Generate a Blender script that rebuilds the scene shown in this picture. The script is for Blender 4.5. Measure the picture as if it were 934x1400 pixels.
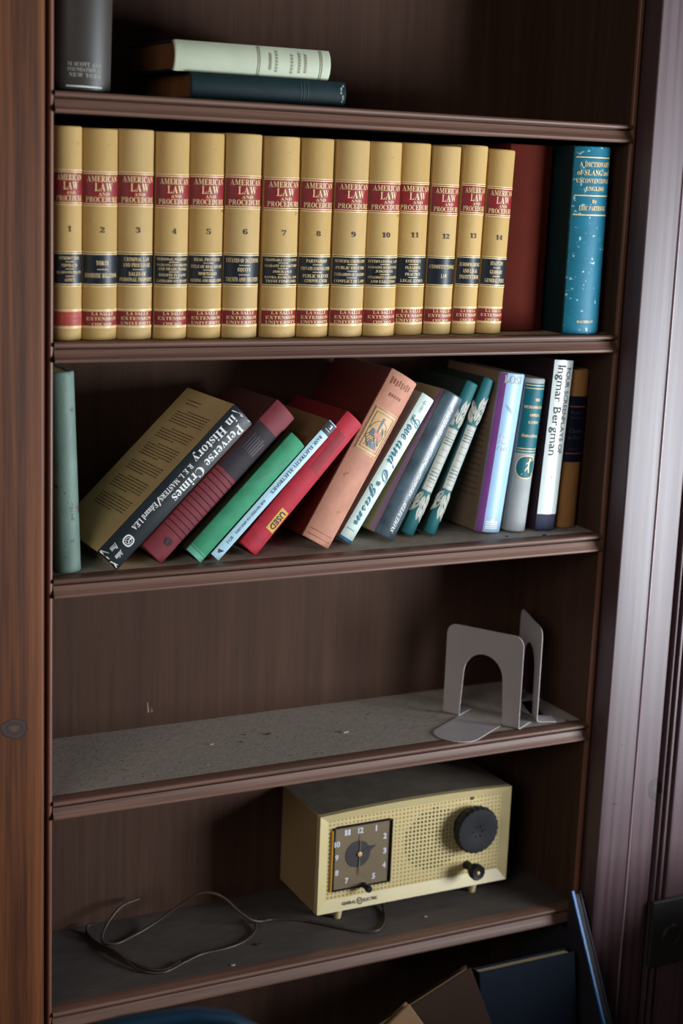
import bpy, bmesh, math, random
from mathutils import Vector, Matrix
random.seed(7)
sc = bpy.context.scene
col = sc.collection
for o in list(bpy.data.objects):
    bpy.data.objects.remove(o)

# ------------------------------------------------------------------ camera
Z0 = 1.32                      # height of the law-book shelf above the floor
cd = bpy.data.cameras.new('camera')
cam = bpy.data.objects.new('camera', cd)
col.objects.link(cam)
cam.location = (-0.53478, -1.71467, 0.19575 + Z0)
cam.rotation_euler = (1.36267, -0.03911, -0.47455)
cd.sensor_fit = 'VERTICAL'
cd.sensor_height = 36.0
cd.lens = 2207.86 / 1400 * 36.0
cd.clip_start = 0.05
cd.dof.use_dof = True
cd.dof.focus_distance = 1.98
cd.dof.aperture_fstop = 3.5
sc.camera = cam

# ------------------------------------------------------------------ light
w = bpy.data.worlds.new('world')
sc.world = w
w.use_nodes = True
w.node_tree.nodes['Background'].inputs['Color'].default_value = (0.72, 0.70, 0.70, 1)
w.node_tree.nodes['Background'].inputs['Strength'].default_value = 0.045
def area_light(name, loc, target, w_, h_, energy, color):
    d = bpy.data.lights.new(name, 'AREA')
    d.shape = 'RECTANGLE'
    d.size, d.size_y, d.energy, d.color = w_, h_, energy, color
    o = bpy.data.objects.new(name, d)
    col.objects.link(o)
    o.location = loc
    o.rotation_euler = (Vector(target) - Vector(loc)).to_track_quat('-Z', 'Y').to_euler()
# tall daylight window to the side of the casing, and an added dimmer, broader fill light from the left
area_light('window_daylight', (1.92, -1.40, Z0 - 0.56), (0.50, 0.0, Z0 - 0.50), 0.74, 1.25, 100, (0.86, 0.93, 1.0))
area_light('left_fill_light', (-2.2, -2.3, Z0 + 0.90), (0.3, 0.0, Z0 - 0.3), 1.4, 1.2, 23, (1.0, 0.95, 0.88))
vs = sc.view_settings
sc.display_settings.display_device = 'sRGB'
vs.view_transform = 'Standard'
vs.look = 'None'
vs.gamma = 1.0
vs.use_curve_mapping = False
vs.exposure = -0.08

# ------------------------------------------------------------------ materials
def lin(c):
    return tuple((v / 255 / 12.92 if v / 255 <= 0.04045 else ((v / 255 + 0.055) / 1.055) ** 2.4) for v in c) + (1.0,)

def new_mat(name):
    m = bpy.data.materials.new(name)
    m.use_nodes = True
    nt = m.node_tree
    return m, nt, nt.nodes['Principled BSDF']

def node(nt, typ, **kw):
    n = nt.nodes.new(typ)
    for k, v in kw.items():
        setattr(n, k, v)
    return n

def plain(name, c, rough=0.6, var=0.12, scale=60, stretch=(1, 1, 1), bump=0.0, bscale=None, metal=0.0, spec=0.4,
          fleck=None, fleck_t=0.62, fleck_scale=90, coat=0.0):
    """solid colour with fine procedural mottling, optional bump and optional flecks of wear"""
    m, nt, b = new_mat(name)
    tc = node(nt, 'ShaderNodeTexCoord')
    mp = node(nt, 'ShaderNodeMapping')
    mp.inputs['Scale'].default_value = stretch
    nt.links.new(tc.outputs['Object'], mp.inputs['Vector'])
    nz = node(nt, 'ShaderNodeTexNoise')
    nz.inputs['Scale'].default_value = scale
    nz.inputs['Detail'].default_value = 6
    nz.inputs['Roughness'].default_value = 0.65
    nt.links.new(mp.outputs[0], nz.inputs['Vector'])
    cr = node(nt, 'ShaderNodeValToRGB')
    L = lin(c)
    cr.color_ramp.elements[0].position = 0.3
    cr.color_ramp.elements[1].position = 0.7
    cr.color_ramp.elements[0].color = tuple(v * (1 - var) for v in L[:3]) + (1,)
    cr.color_ramp.elements[1].color = tuple(min(1, v * (1 + var)) for v in L[:3]) + (1,)
    nt.links.new(nz.outputs['Fac'], cr.inputs['Fac'])
    out = cr.outputs['Color']
    if fleck:
        n2 = node(nt, 'ShaderNodeTexNoise')
        n2.inputs['Scale'].default_value = fleck_scale
        n2.inputs['Detail'].default_value = 4
        n2.inputs['Roughness'].default_value = 0.7
        nt.links.new(tc.outputs['Object'], n2.inputs['Vector'])
        r2 = node(nt, 'ShaderNodeValToRGB')
        r2.color_ramp.elements[0].position = fleck_t
        r2.color_ramp.elements[1].position = fleck_t + 0.04
        nt.links.new(n2.outputs['Fac'], r2.inputs['Fac'])
        mx = node(nt, 'ShaderNodeMix', data_type='RGBA')
        nt.links.new(r2.outputs['Color'], mx.inputs[0])
        nt.links.new(out, mx.inputs[6])
        mx.inputs[7].default_value = lin(fleck)
        out = mx.outputs[2]
    nt.links.new(out, b.inputs['Base Color'])
    b.inputs['Roughness'].default_value = rough
    b.inputs['Metallic'].default_value = metal
    b.inputs['Specular IOR Level'].default_value = spec
    b.inputs['Coat Weight'].default_value = coat
    b.inputs['Coat Roughness'].default_value = 0.25
    if bump:
        n3 = node(nt, 'ShaderNodeTexNoise')
        n3.inputs['Scale'].default_value = bscale or 900
        n3.inputs['Detail'].default_value = 3
        nt.links.new(mp.outputs[0], n3.inputs['Vector'])
        bp = node(nt, 'ShaderNodeBump')
        bp.inputs['Strength'].default_value = bump
        bp.inputs['Distance'].default_value = 0.001
        nt.links.new(n3.outputs['Fac'], bp.inputs['Height'])
        nt.links.new(bp.outputs[0], b.inputs['Normal'])
    return m

def wood(name, c1, c2, axis='Z', rough=0.45, grain=38, along=1.4, knots=(), rings=0.0, bump=0.15, spec=0.5, streak=0.35, coat=0.0):
    """stained wood: stretched noise grain along one axis, optional growth rings and knots at object-space points (x, z, rx, rz)"""
    m, nt, b = new_mat(name)
    tc = node(nt, 'ShaderNodeTexCoord')
    mp = node(nt, 'ShaderNodeMapping')
    s = [grain, grain, grain]
    s['XYZ'.index(axis)] = along
    mp.inputs['Scale'].default_value = s
    nt.links.new(tc.outputs['Object'], mp.inputs['Vector'])
    n1 = node(nt, 'ShaderNodeTexNoise')
    n1.inputs['Scale'].default_value = 1.0
    n1.inputs['Detail'].default_value = 7
    n1.inputs['Roughness'].default_value = 0.6
    n1.inputs['Distortion'].default_value = 0.4
    nt.links.new(mp.outputs[0], n1.inputs['Vector'])
    n2 = node(nt, 'ShaderNodeTexNoise')
    n2.inputs['Scale'].default_value = 5.0
    n2.inputs['Detail'].default_value = 5
    nt.links.new(mp.outputs[0], n2.inputs['Vector'])
    ad = node(nt, 'ShaderNodeMath', operation='MULTIPLY_ADD')
    nt.links.new(n2.outputs['Fac'], ad.inputs[0])
    ad.inputs[1].default_value = streak
    nt.links.new(n1.outputs['Fac'], ad.inputs[2])
    fac = ad.outputs[0]
    if rings:
        mp2 = node(nt, 'ShaderNodeMapping')
        s2 = [11.0, 11.0, 11.0]
        s2['XYZ'.index(axis)] = 0.9
        mp2.inputs['Scale'].default_value = s2
        nt.links.new(tc.outputs['Object'], mp2.inputs['Vector'])
        wv = node(nt, 'ShaderNodeTexWave', wave_type='BANDS', bands_direction='X')
        wv.inputs['Scale'].default_value = 1.6
        wv.inputs['Distortion'].default_value = 9.0
        wv.inputs['Detail'].default_value = 1.5
        wv.inputs['Detail Scale'].default_value = 0.7
        nt.links.new(mp2.outputs[0], wv.inputs['Vector'])
        a2 = node(nt, 'ShaderNodeMath', operation='MULTIPLY_ADD')
        nt.links.new(wv.outputs['Fac'], a2.inputs[0])
        a2.inputs[1].default_value = rings
        nt.links.new(fac, a2.inputs[2])
        fac = a2.outputs[0]
    cr = node(nt, 'ShaderNodeValToRGB')
    cr.color_ramp.elements[0].position = 0.42 + streak * 0.3
    cr.color_ramp.elements[1].position = 0.68 + streak * 0.6 + rings * 0.6
    cr.color_ramp.elements[0].color = lin(c1)
    cr.color_ramp.elements[1].color = lin(c2)
    nt.links.new(fac, cr.inputs['Fac'])
    out = cr.outputs['Color']
    for (kx, kz, rx, rz) in knots:
        km = node(nt, 'ShaderNodeMapping')
        km.inputs['Location'].default_value = (-kx / rx, 0, -kz / rz)
        km.inputs['Scale'].default_value = (1 / rx, 0, 1 / rz)
        nt.links.new(tc.outputs['Object'], km.inputs['Vector'])
        kn = node(nt, 'ShaderNodeTexNoise')
        kn.inputs['Scale'].default_value = 1.3
        nt.links.new(km.outputs[0], kn.inputs['Vector'])
        ln = node(nt, 'ShaderNodeVectorMath', operation='LENGTH')
        nt.links.new(km.outputs[0], ln.inputs[0])
        wob = node(nt, 'ShaderNodeMath', operation='MULTIPLY_ADD')
        nt.links.new(kn.outputs['Fac'], wob.inputs[0])
        wob.inputs[1].default_value = 0.55
        nt.links.new(ln.outputs['Value'], wob.inputs[2])
        kr = node(nt, 'ShaderNodeValToRGB')
        e = kr.color_ramp.elements
        e[0].position = 0.55; e[0].color = (0.9, 0.9, 0.9, 1)
        e[1].position = 1.35; e[1].color = (0, 0, 0, 1)
        e2 = e.new(0.95); e2.color = (1, 1, 1, 1)
        e3 = e.new(1.08); e3.color = (0.45, 0.45, 0.45, 1)
        nt.links.new(wob.outputs[0], kr.inputs['Fac'])
        mx = node(nt, 'ShaderNodeMix', data_type='RGBA')
        nt.links.new(kr.outputs['Color'], mx.inputs[0])
        nt.links.new(out, mx.inputs[6])
        kc = node(nt, 'ShaderNodeValToRGB')
        ke = kc.color_ramp.elements
        ke[0].position = 0.35; ke[0].color = lin((92, 76, 66))
        ke[1].position = 1.05; ke[1].color = lin((34, 22, 18))
        k2 = ke.new(0.62); k2.color = lin((54, 46, 46))
        k3 = ke.new(0.80); k3.color = lin((74, 60, 56))
        nt.links.new(wob.outputs[0], kc.inputs['Fac'])
        nt.links.new(kc.outputs['Color'], mx.inputs[7])
        out = mx.outputs[2]
    nt.links.new(out, b.inputs['Base Color'])
    rr = node(nt, 'ShaderNodeMapRange')
    rr.inputs['To Min'].default_value = max(0.05, rough - 0.12)
    rr.inputs['To Max'].default_value = rough + 0.12
    nt.links.new(n1.outputs['Fac'], rr.inputs['Value'])
    nt.links.new(rr.outputs[0], b.inputs['Roughness'])
    b.inputs['Specular IOR Level'].default_value = spec
    b.inputs['Coat Weight'].default_value = coat
    b.inputs['Coat Roughness'].default_value = 0.3
    bp = node(nt, 'ShaderNodeBump')
    bp.inputs['Strength'].default_value = bump
    bp.inputs['Distance'].default_value = 0.002
    nt.links.new(fac, bp.inputs['Height'])
    nt.links.new(bp.outputs[0], b.inputs['Normal'])
    return m

M = {}
M['stile'] = wood('stained_pine_stile', (90, 49, 27), (162, 94, 48), 'Z', 0.48, 60, 1.4, knots=[(-0.0540, Z0 - 0.4293, 0.023, 0.019)], streak=0.5, bump=0.05, spec=0.3)
M['casing'] = wood('sheen_tinted_pine_casing', (92, 64, 74), (140, 106, 114), 'Z', 0.46, 70, 1.6, knots=[(0.8620, Z0 - 0.6358, 0.017, 0.026), (0.8225, Z0 - 0.07, 0.012, 0.016)], rings=0.30, spec=0.60, coat=0.0, bump=0.02, streak=0.5)  # violet tint in the wood colour stands in for cool window sheen
M['panel'] = wood('brown_plywood_panel', (66, 46, 37), (80, 57, 46), 'Z', 0.7, 70, 1.8, streak=0.5, spec=0.12, bump=0.05)
M['edge'] = wood('red_brown_panel_edge', (104, 66, 50), (150, 98, 74), 'Z', 0.42, 30, 1.2)
M['mould'] = wood('red_brown_shelf_moulding', (88, 62, 52), (128, 95, 80), 'X', 0.46, 90, 1.5, streak=0.5, bump=0.15, spec=0.35)
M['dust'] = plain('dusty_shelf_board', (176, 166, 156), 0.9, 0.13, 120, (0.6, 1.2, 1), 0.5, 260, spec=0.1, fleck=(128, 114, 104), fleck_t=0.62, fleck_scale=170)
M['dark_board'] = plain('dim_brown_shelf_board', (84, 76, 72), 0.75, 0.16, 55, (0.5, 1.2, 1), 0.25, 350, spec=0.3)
M['floor'] = wood('dark_floor_boards', (58, 42, 32), (90, 66, 48), 'X', 0.5, 16, 0.8)
M['wall'] = plain('dark_panelled_wall', (80, 62, 56), 0.6, 0.1, 6, (1, 1, 0.1))
M['pages'] = plain('aged_page_edges', (196, 176, 138), 0.85, 0.14, 30, (20, 1, 1), spec=0.1)
M['brown_pages'] = plain('browned_page_edges', (112, 72, 44), 0.85, 0.2, 30, (1, 1, 30), spec=0.1)
M['gold'] = plain('gold_foil', (232, 196, 128), 0.38, 0.08, 200, metal=0.35)
M['print'] = plain('black_print', (44, 42, 38), 0.6, 0.2, 400)

# ------------------------------------------------------------------ mesh helpers
class MB:
    """collects geometry that becomes one mesh object"""
    def __init__(s):
        s.v = []
        s.f = []
    def add(s, vs, fs):
        o = len(s.v)
        s.v += [tuple(p) for p in vs]
        s.f += [tuple(i + o for i in f) for f in fs]
        return s
    def box(s, a, b):
        (x0, y0, z0), (x1, y1, z1) = a, b
        return s.add([(x0, y0, z0), (x1, y0, z0), (x1, y1, z0), (x0, y1, z0), (x0, y0, z1), (x1, y0, z1), (x1, y1, z1), (x0, y1, z1)],
                     [(0, 3, 2, 1), (4, 5, 6, 7), (0, 1, 5, 4), (1, 2, 6, 5), (2, 3, 7, 6), (3, 0, 4, 7)])
    def cbox(s, a, b, c=0.0008):
        """box with chamfered edges"""
        bm = bmesh.new()
        bmesh.ops.create_cube(bm, size=1)
        for v in bm.verts:
            v.co = Vector([a[i] + (v.co[i] + 0.5) * (b[i] - a[i]) for i in range(3)])
        bmesh.ops.bevel(bm, geom=list(bm.edges), offset=c, segments=1, affect='EDGES')
        bm.verts.index_update()
        s.add([v.co[:] for v in bm.verts], [[v.index for v in f.verts] for f in bm.faces])
        bm.free()
        return s
    def prism(s, pts, lo, hi, axis=0):
        """closed outline (2D) extruded along an axis; outline runs in the two other axes in order"""
        n = len(pts)
        def mk(p, h):
            q = list(p)
            q.insert(axis, h)
            return q
        return s.add([mk(p, lo) for p in pts] + [mk(p, hi) for p in pts],
                     [tuple(range(n))[::-1], tuple(range(n, 2 * n))] + [(i, (i + 1) % n, n + (i + 1) % n, n + i) for i in range(n)])
    def tube(s, pts, r, n=8, cap=True):
        pts = [Vector(p) for p in pts]
        rings = []
        up = Vector((0, 0, 1))
        for i, p in enumerate(pts):
            d = (pts[min(i + 1, len(pts) - 1)] - pts[max(i - 1, 0)]).normalized()
            a = d.cross(up)
            if a.length < 1e-3:
                a = d.cross(Vector((1, 0, 0)))
            a.normalize()
            b = a.cross(d)
            rr = r[i] if isinstance(r, (list, tuple)) else r
            rings.append([p + (a * math.cos(t) + b * math.sin(t)) * rr for t in [2 * math.pi * k / n for k in range(n)]])
        vs = [q for R in rings for q in R]
        fs = [(i * n + k, i * n + (k + 1) % n, (i + 1) * n + (k + 1) % n, (i + 1) * n + k) for i in range(len(pts) - 1) for k in range(n)]
        if cap:
            fs += [tuple(range(n)), tuple(range((len(pts) - 1) * n, len(pts) * n))[::-1]]
        return s.add(vs, fs)
    def lathe(s, prof, c, axis='Y', n=32, wob=0.0, teeth=0):
        """profile of (radius, height along axis) about a point; teeth gives a scalloped rim"""
        vs = []
        for (r, h) in prof:
            for k in range(n):
                t = 2 * math.pi * k / n
                rr = r * (1 + (wob * math.cos(teeth * t) if teeth else 0))
                a, b = rr * math.cos(t), rr * math.sin(t)
                vs.append({'Y': (c[0] + a, c[1] + h, c[2] + b), 'Z': (c[0] + a, c[1] + b, c[2] + h), 'X': (c[0] + h, c[1] + a, c[2] + b)}[axis])
        fs = [(i * n + k, i * n + (k + 1) % n, (i + 1) * n + (k + 1) % n, (i + 1) * n + k) for i in range(len(prof) - 1) for k in range(n)]
        fs += [tuple(range(n)), tuple(range((len(prof) - 1) * n, len(prof) * n))]
        return s.add(vs, fs)
    def build(s, name, mat, parent=None, smooth=False, label=None, angle=40):
        me = bpy.data.meshes.new(name)
        me.from_pydata(s.v, [], s.f)
        bm = bmesh.new()
        bm.from_mesh(me)
        bmesh.ops.recalc_face_normals(bm, faces=bm.faces)
        bm.to_mesh(me)
        bm.free()
        me.materials.append(M[mat] if isinstance(mat, str) else mat)
        if smooth:
            me.polygons.foreach_set('use_smooth', [True] * len(me.polygons))
            me.set_sharp_from_angle(angle=math.radians(angle))
        o = bpy.data.objects.new(name, me)
        col.objects.link(o)
        if parent:
            o.parent = parent
        if label:
            o['label'] = label
        return o

def tag(o, label, cat=None, group=None, kind=None):
    o['label'] = label
    if cat: o['category'] = cat
    if group: o['group'] = group
    if kind: o['kind'] = kind
    return o

def empty(name, loc=(0, 0, 0), rot=(0, 0, 0)):
    o = bpy.data.objects.new(name, None)
    o.empty_display_size = 0.02
    col.objects.link(o)
    o.location = loc
    o.rotation_euler = rot
    return o

# --- lettering: outlines of the built-in font as flat meshes, normalised to a unit box
_tc = {}
def styled(s, style):
    def cv(ch):
        o = ord(ch)
        U, L, D = {'serif': (0x1D400, 0x1D41A, 0x1D7CE), 'script': (0x1D4D0, 0x1D4EA, None), 'bold': (None, None, None), 'sans': (None, None, None)}[style]
        if U and 65 <= o <= 90: return chr(U + o - 65)
        if L and 97 <= o <= 122: return chr(L + o - 97)
        if D and 48 <= o <= 57: return chr(D + o - 48)
        return ch
    return ''.join(cv(c) for c in s)

_sheet = {}
def sheet(style, chars):
    """outlines of single characters of a style, made on demand: one per line of a single text, cut apart by height"""
    have = _sheet.setdefault(style, {})
    need = sorted(set(chars) - set(have) - {' '})
    if need:
        tmp = bpy.data.scenes.new('lettering_workshop')
        cu = bpy.data.curves.new('lettering_source', 'FONT')
        cu.resolution_u = 2
        cu.fill_mode = 'FRONT'
        cu.space_line = 3.0
        cu.offset = {'sans': 0.012, 'bold': 0.032}.get(style, 0.0)
        cu.body = '\n'.join(styled(c, style) for c in need)
        o = bpy.data.objects.new('lettering_source', cu)
        tmp.collection.objects.link(o)
        tmp.view_layers[0].update()
        me = bpy.data.meshes.new_from_object(o.evaluated_get(tmp.view_layers[0].depsgraph))
        G = [([], [], {}) for _ in need]
        for p in me.polygons:
            k = round(-(sum(me.vertices[i].co.y for i in p.vertices) / len(p.vertices) - 0.3) / 3.0)
            V, F, ix = G[k]
            f = []
            for i in p.vertices:
                if i not in ix:
                    ix[i] = len(V)
                    V.append((me.vertices[i].co.x, me.vertices[i].co.y + 3.0 * k))
                f.append(ix[i])
            F.append(tuple(f))
        for c, (V, F, _) in zip(need, G):
            have[c] = (V, F)
        bpy.data.meshes.remove(me)
        bpy.data.objects.remove(o)
        bpy.data.curves.remove(cu)
        bpy.data.scenes.remove(tmp)
    return have

def glyphs(s, style='serif'):
    italic = style == 'italic'
    if italic:
        V, F = glyphs(s, 'serif')
        sl = 1.6 / max(4, len(s))
        return ([(v[0] * (1 - sl * 0.5) + v[1] * sl * 0.5, v[1]) for v in V], F)
    k = (s, style)
    if k not in _tc:
        S = sheet(style, s)
        vs, fs, x = [], [], 0.0
        for ch in s:
            if ch == ' ':
                x += 0.30
                continue
            V, F = S[ch]
            lo, hi = min(v[0] for v in V), max(v[0] for v in V)
            o = len(vs)
            vs += [(v[0] - lo + x, v[1]) for v in V]
            fs += [tuple(i + o for i in f) for f in F]
            x += hi - lo + (0.015 if style == 'script' else 0.055)
        x0, x1 = min(v[0] for v in vs), max(v[0] for v in vs)
        y0, y1 = min(v[1] for v in vs), max(v[1] for v in vs)
        _tc[k] = ([((v[0] - x0) / (x1 - x0), (v[1] - y0) / (y1 - y0)) for v in vs], fs)
    return _tc[k]

# ------------------------------------------------------------------ the setting
ZS = {'A': Z0 + 0.268, 'B': Z0, 'C': Z0 - 0.268, 'D': Z0 - 0.5355, 'E': Z0 - 0.8045, 'F': Z0 - 1.0725}
W, DEP = 0.76, 0.2032
TOP = Z0 + 0.80

fl = MB().box((-1.6, -2.6, -0.05), (2.0, 0.30, 0.0)).build('floor', 'floor')
tag(fl, 'dark wooden floor in front of the bookcase', 'floor', kind='structure')
wb = empty('wall_back')
tag(wb, 'dark wall the bookcase is built into', 'wall', kind='structure')
MB().box((-1.6, 0.0, 0), (-0.19, 0.26, TOP)).build('wall_section', 'wall', wb)
MB().box((1.08, 0.0, 0), (2.0, 0.26, TOP)).build('wall_section', 'wall', wb)

def rounded_board(x0, x1, y0, y1, z0, z1, r, left=True, right=True):
    """upright board whose front arrises (at y0) are rounded"""
    p = [(x1, y1), (x0, y1)]
    n = 5
    if left:
        p += [(x0 + r - r * math.cos(t), y0 + r - r * math.sin(t)) for t in [math.pi / 2 * k / n for k in range(n + 1)]]
    else:
        p += [(x0, y0)]
    if right:
        p += [(x1 - r + r * math.sin(t), y0 + r - r * math.cos(t)) for t in [math.pi / 2 * k / n for k in range(n + 1)]]
    else:
        p += [(x1, y0)]
    return MB().prism(p, z0, z1, 2)

t1 = empty('trim_1')
tag(t1, 'orange brown knotty stile framing the bookcase beside the tilted cloth book', 'trim', kind='structure')
rounded_board(-0.19, -0.0185, -0.03, 0.0, 0, TOP, 0.005, False, True).build('stile_board', 'stile', t1, True)
MB().box((-0.19, 0.0, 0), (-0.0185, 0.2, TOP)).build('backing_board', 'panel', t1)

t2 = empty('trim_2')
tag(t2, 'brown fluted casing tinted purple for window sheen, with knots framing the other edge of the bookcase', 'trim', kind='structure')
rounded_board(0.769, 0.8222, -0.0325, 0.0, 0, TOP, 0.0022, True, True).build('casing_board', 'casing', t2, True)
rounded_board(0.8222, 0.866, -0.030, 0.0, 0, TOP, 0.0016, False, True).build('casing_board', 'casing', t2, True)
M['bead'] = wood('glint_bead', (128, 104, 108), (156, 130, 134), 'Z', 0.24, 80, 2.0, bump=0.0, spec=0.9)  # added strip, paler and glossier than the casing, for the arris highlight
MB().tube([(0.8228, -0.0330, 0), (0.8228, -0.0330, TOP * 0.5), (0.8228, -0.0330, TOP)], 0.0016, 12).build('bead', 'bead', t2, True, angle=80)
x = 0.866
for gap, fil in ((0.0062, 0.0036), (0.0068, 0.0048), (0.0066, 0.0)):
    x += gap
    if fil:
        rounded_board(x, x + fil, -0.033, -0.014, 0, TOP, 0.0015).build('reed', 'casing', t2, True)
        x += fil
MB().box((0.866, -0.014, 0), (x, 0.0, TOP)).build('groove_bed', 'panel', t2)
rounded_board(x, 1.08, -0.033, 0.0, 0, TOP, 0.002, True, False).build('casing_board', 'casing', t2, True)
MB().box((0.770, 0.0, 0), (1.08, 0.2, TOP)).build('backing_board', 'panel', t2)

M['gouge'] = plain('dark_gouge', (38, 26, 26), 0.8)
for (gx, gz, gw, gh, gt) in ((0.7910, -0.6455, 0.013, 0.0011, -0.12), (0.7960, -0.5600, 0.0014, 0.0020, 0), (0.8020, -0.5950, 0.0022, 0.0010, 0), (0.7905, -0.6050, 0.0012, 0.0024, 0.2), (0.8050, -0.4400, 0.0016, 0.0012, 0)):
    ps = []
    for q in range(8):
        t_ = q * math.pi / 4
        r_ = 1.0 + 0.25 * math.sin(3.1 * q + gx * 900)
        u_, v_ = gw * r_ * math.cos(t_) * 0.5, gh * r_ * math.sin(t_) * 0.5
        ps.append((gx + u_, Z0 + gz + v_ + gt * u_))
    MB().prism(ps, -0.03262, -0.0321, 1).build('gouge', 'gouge', t2)

# ------------------------------------------------------------------ the bookcase
bc = empty('bookcase', (0, 0, 0))
tag(bc, 'built-in dark wooden bookcase with moulded shelf edges', 'bookcase')
MB().box((-0.016, DEP, 0.02), (0.769, DEP + 0.012, TOP)).build('back_panel', 'panel', bc)
for (xa, xb) in ((-0.0165, 0.0), (0.76, 0.769)):
    sp = MB().box((xa, 0.006, 0.02), (xb, DEP, TOP)).build('side_panel', 'panel', bc)
    ea, eb = (-0.0065, 0.0) if xa < 0 else (0.7605, 0.768)
    rounded_board(ea, eb, 0.0005, 0.006, 0.02, TOP, 0.003).build('edge_strip', 'edge', sp, True)

def shelf_profile(zt):
    """front edge: bead, deep quirk, cove, lower bead (y, z)"""
    p = [(0.018, zt), (0.0, zt - 0.0003)]
    p += [(0.0006 - 0.0030 * math.sin(t), zt - 0.0032 + 0.0029 * math.cos(t)) for t in [math.pi * k / 6 for k in range(1, 6)]]
    p += [(0.0016, zt - 0.0061), (0.0075, zt - 0.0064), (0.0075, zt - 0.0086), (0.0014, zt - 0.0088)]
    p += [(0.0010, zt - 0.0098), (0.0002, zt - 0.0125), (-0.0010, zt - 0.0152), (-0.0022, zt - 0.0172)]
    p += [(-0.0014 - 0.0026 * math.sin(t), zt - 0.0203 + 0.0027 * math.cos(t)) for t in [math.pi * k / 5 for k in range(1, 6)]]
    p += [(0.018, zt - 0.0230)]
    return p
for k, zt in ZS.items():
    if k == 'F':
        continue
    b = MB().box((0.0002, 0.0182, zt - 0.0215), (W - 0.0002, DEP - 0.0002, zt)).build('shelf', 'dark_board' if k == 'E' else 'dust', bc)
    MB().prism(shelf_profile(zt), 0.0002, W - 0.0002, 0).build('edge_moulding', 'mould', b, True, angle=32)
# deeper base cabinet whose top carries the things at the bottom
ba = empty('base_cabinet', (0, 0, 0))
tag(ba, 'deeper dark base cabinet under the bookcase', 'cabinet')
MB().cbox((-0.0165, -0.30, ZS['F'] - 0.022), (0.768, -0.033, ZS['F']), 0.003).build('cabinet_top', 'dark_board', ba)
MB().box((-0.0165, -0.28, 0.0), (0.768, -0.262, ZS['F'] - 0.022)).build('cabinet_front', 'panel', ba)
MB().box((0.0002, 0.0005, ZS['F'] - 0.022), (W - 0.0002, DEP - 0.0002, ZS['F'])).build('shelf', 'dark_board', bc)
# small scratches in the back panel
MB().add([(0.193, DEP - 0.0003, ZS['D'] + 0.020), (0.195, DEP - 0.0003, ZS['D'] + 0.020), (0.1925, DEP - 0.0003, ZS['D'] + 0.034), (0.1915, DEP - 0.0003, ZS['D'] + 0.034),
          (0.198, DEP - 0.0003, ZS['D'] + 0.019), (0.1995, DEP - 0.0003, ZS['D'] + 0.020), (0.1978, DEP - 0.0003, ZS['D'] + 0.027)],
         [(0, 1, 2, 3), (4, 5, 6)]).build('scratch', plain('bare_wood', (150, 128, 104)), bc)

# socket plate on the fluted casing
sp = empty('socket_plate', (0.935, -0.0335, Z0 - 0.905))
tag(sp, 'dark wall plate with a round socket mounted on the fluted casing', 'socket')
M['bakelite'] = plain('dark_bakelite', (44, 42, 42), 0.5, 0.1, 40)
MB().cbox((-0.068, -0.009, 0), (0.06, 0.0, 0.102), 0.002).build('plate', 'bakelite', sp)
MB().lathe([(0.0175, -0.0088), (0.0175, -0.011), (0.015, -0.013), (0.0135, -0.0125), (0.013, -0.0105)], (-0.032, 0, 0.046), 'Y', 28).build('socket_ring', 'bakelite', sp, True)
for dx in (-0.005, 0.005):
    MB().box((-0.032 + dx - 0.0012, -0.0122, 0.041), (-0.032 + dx + 0.0012, -0.0105, 0.051)).build('slot', 'print', sp)
MB().lathe([(0.003, -0.009), (0.0028, -0.0105), (0.001, -0.011)], (-0.031, 0, 0.074), 'Y', 14).build('screw', 'bakelite', sp, True)

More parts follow.
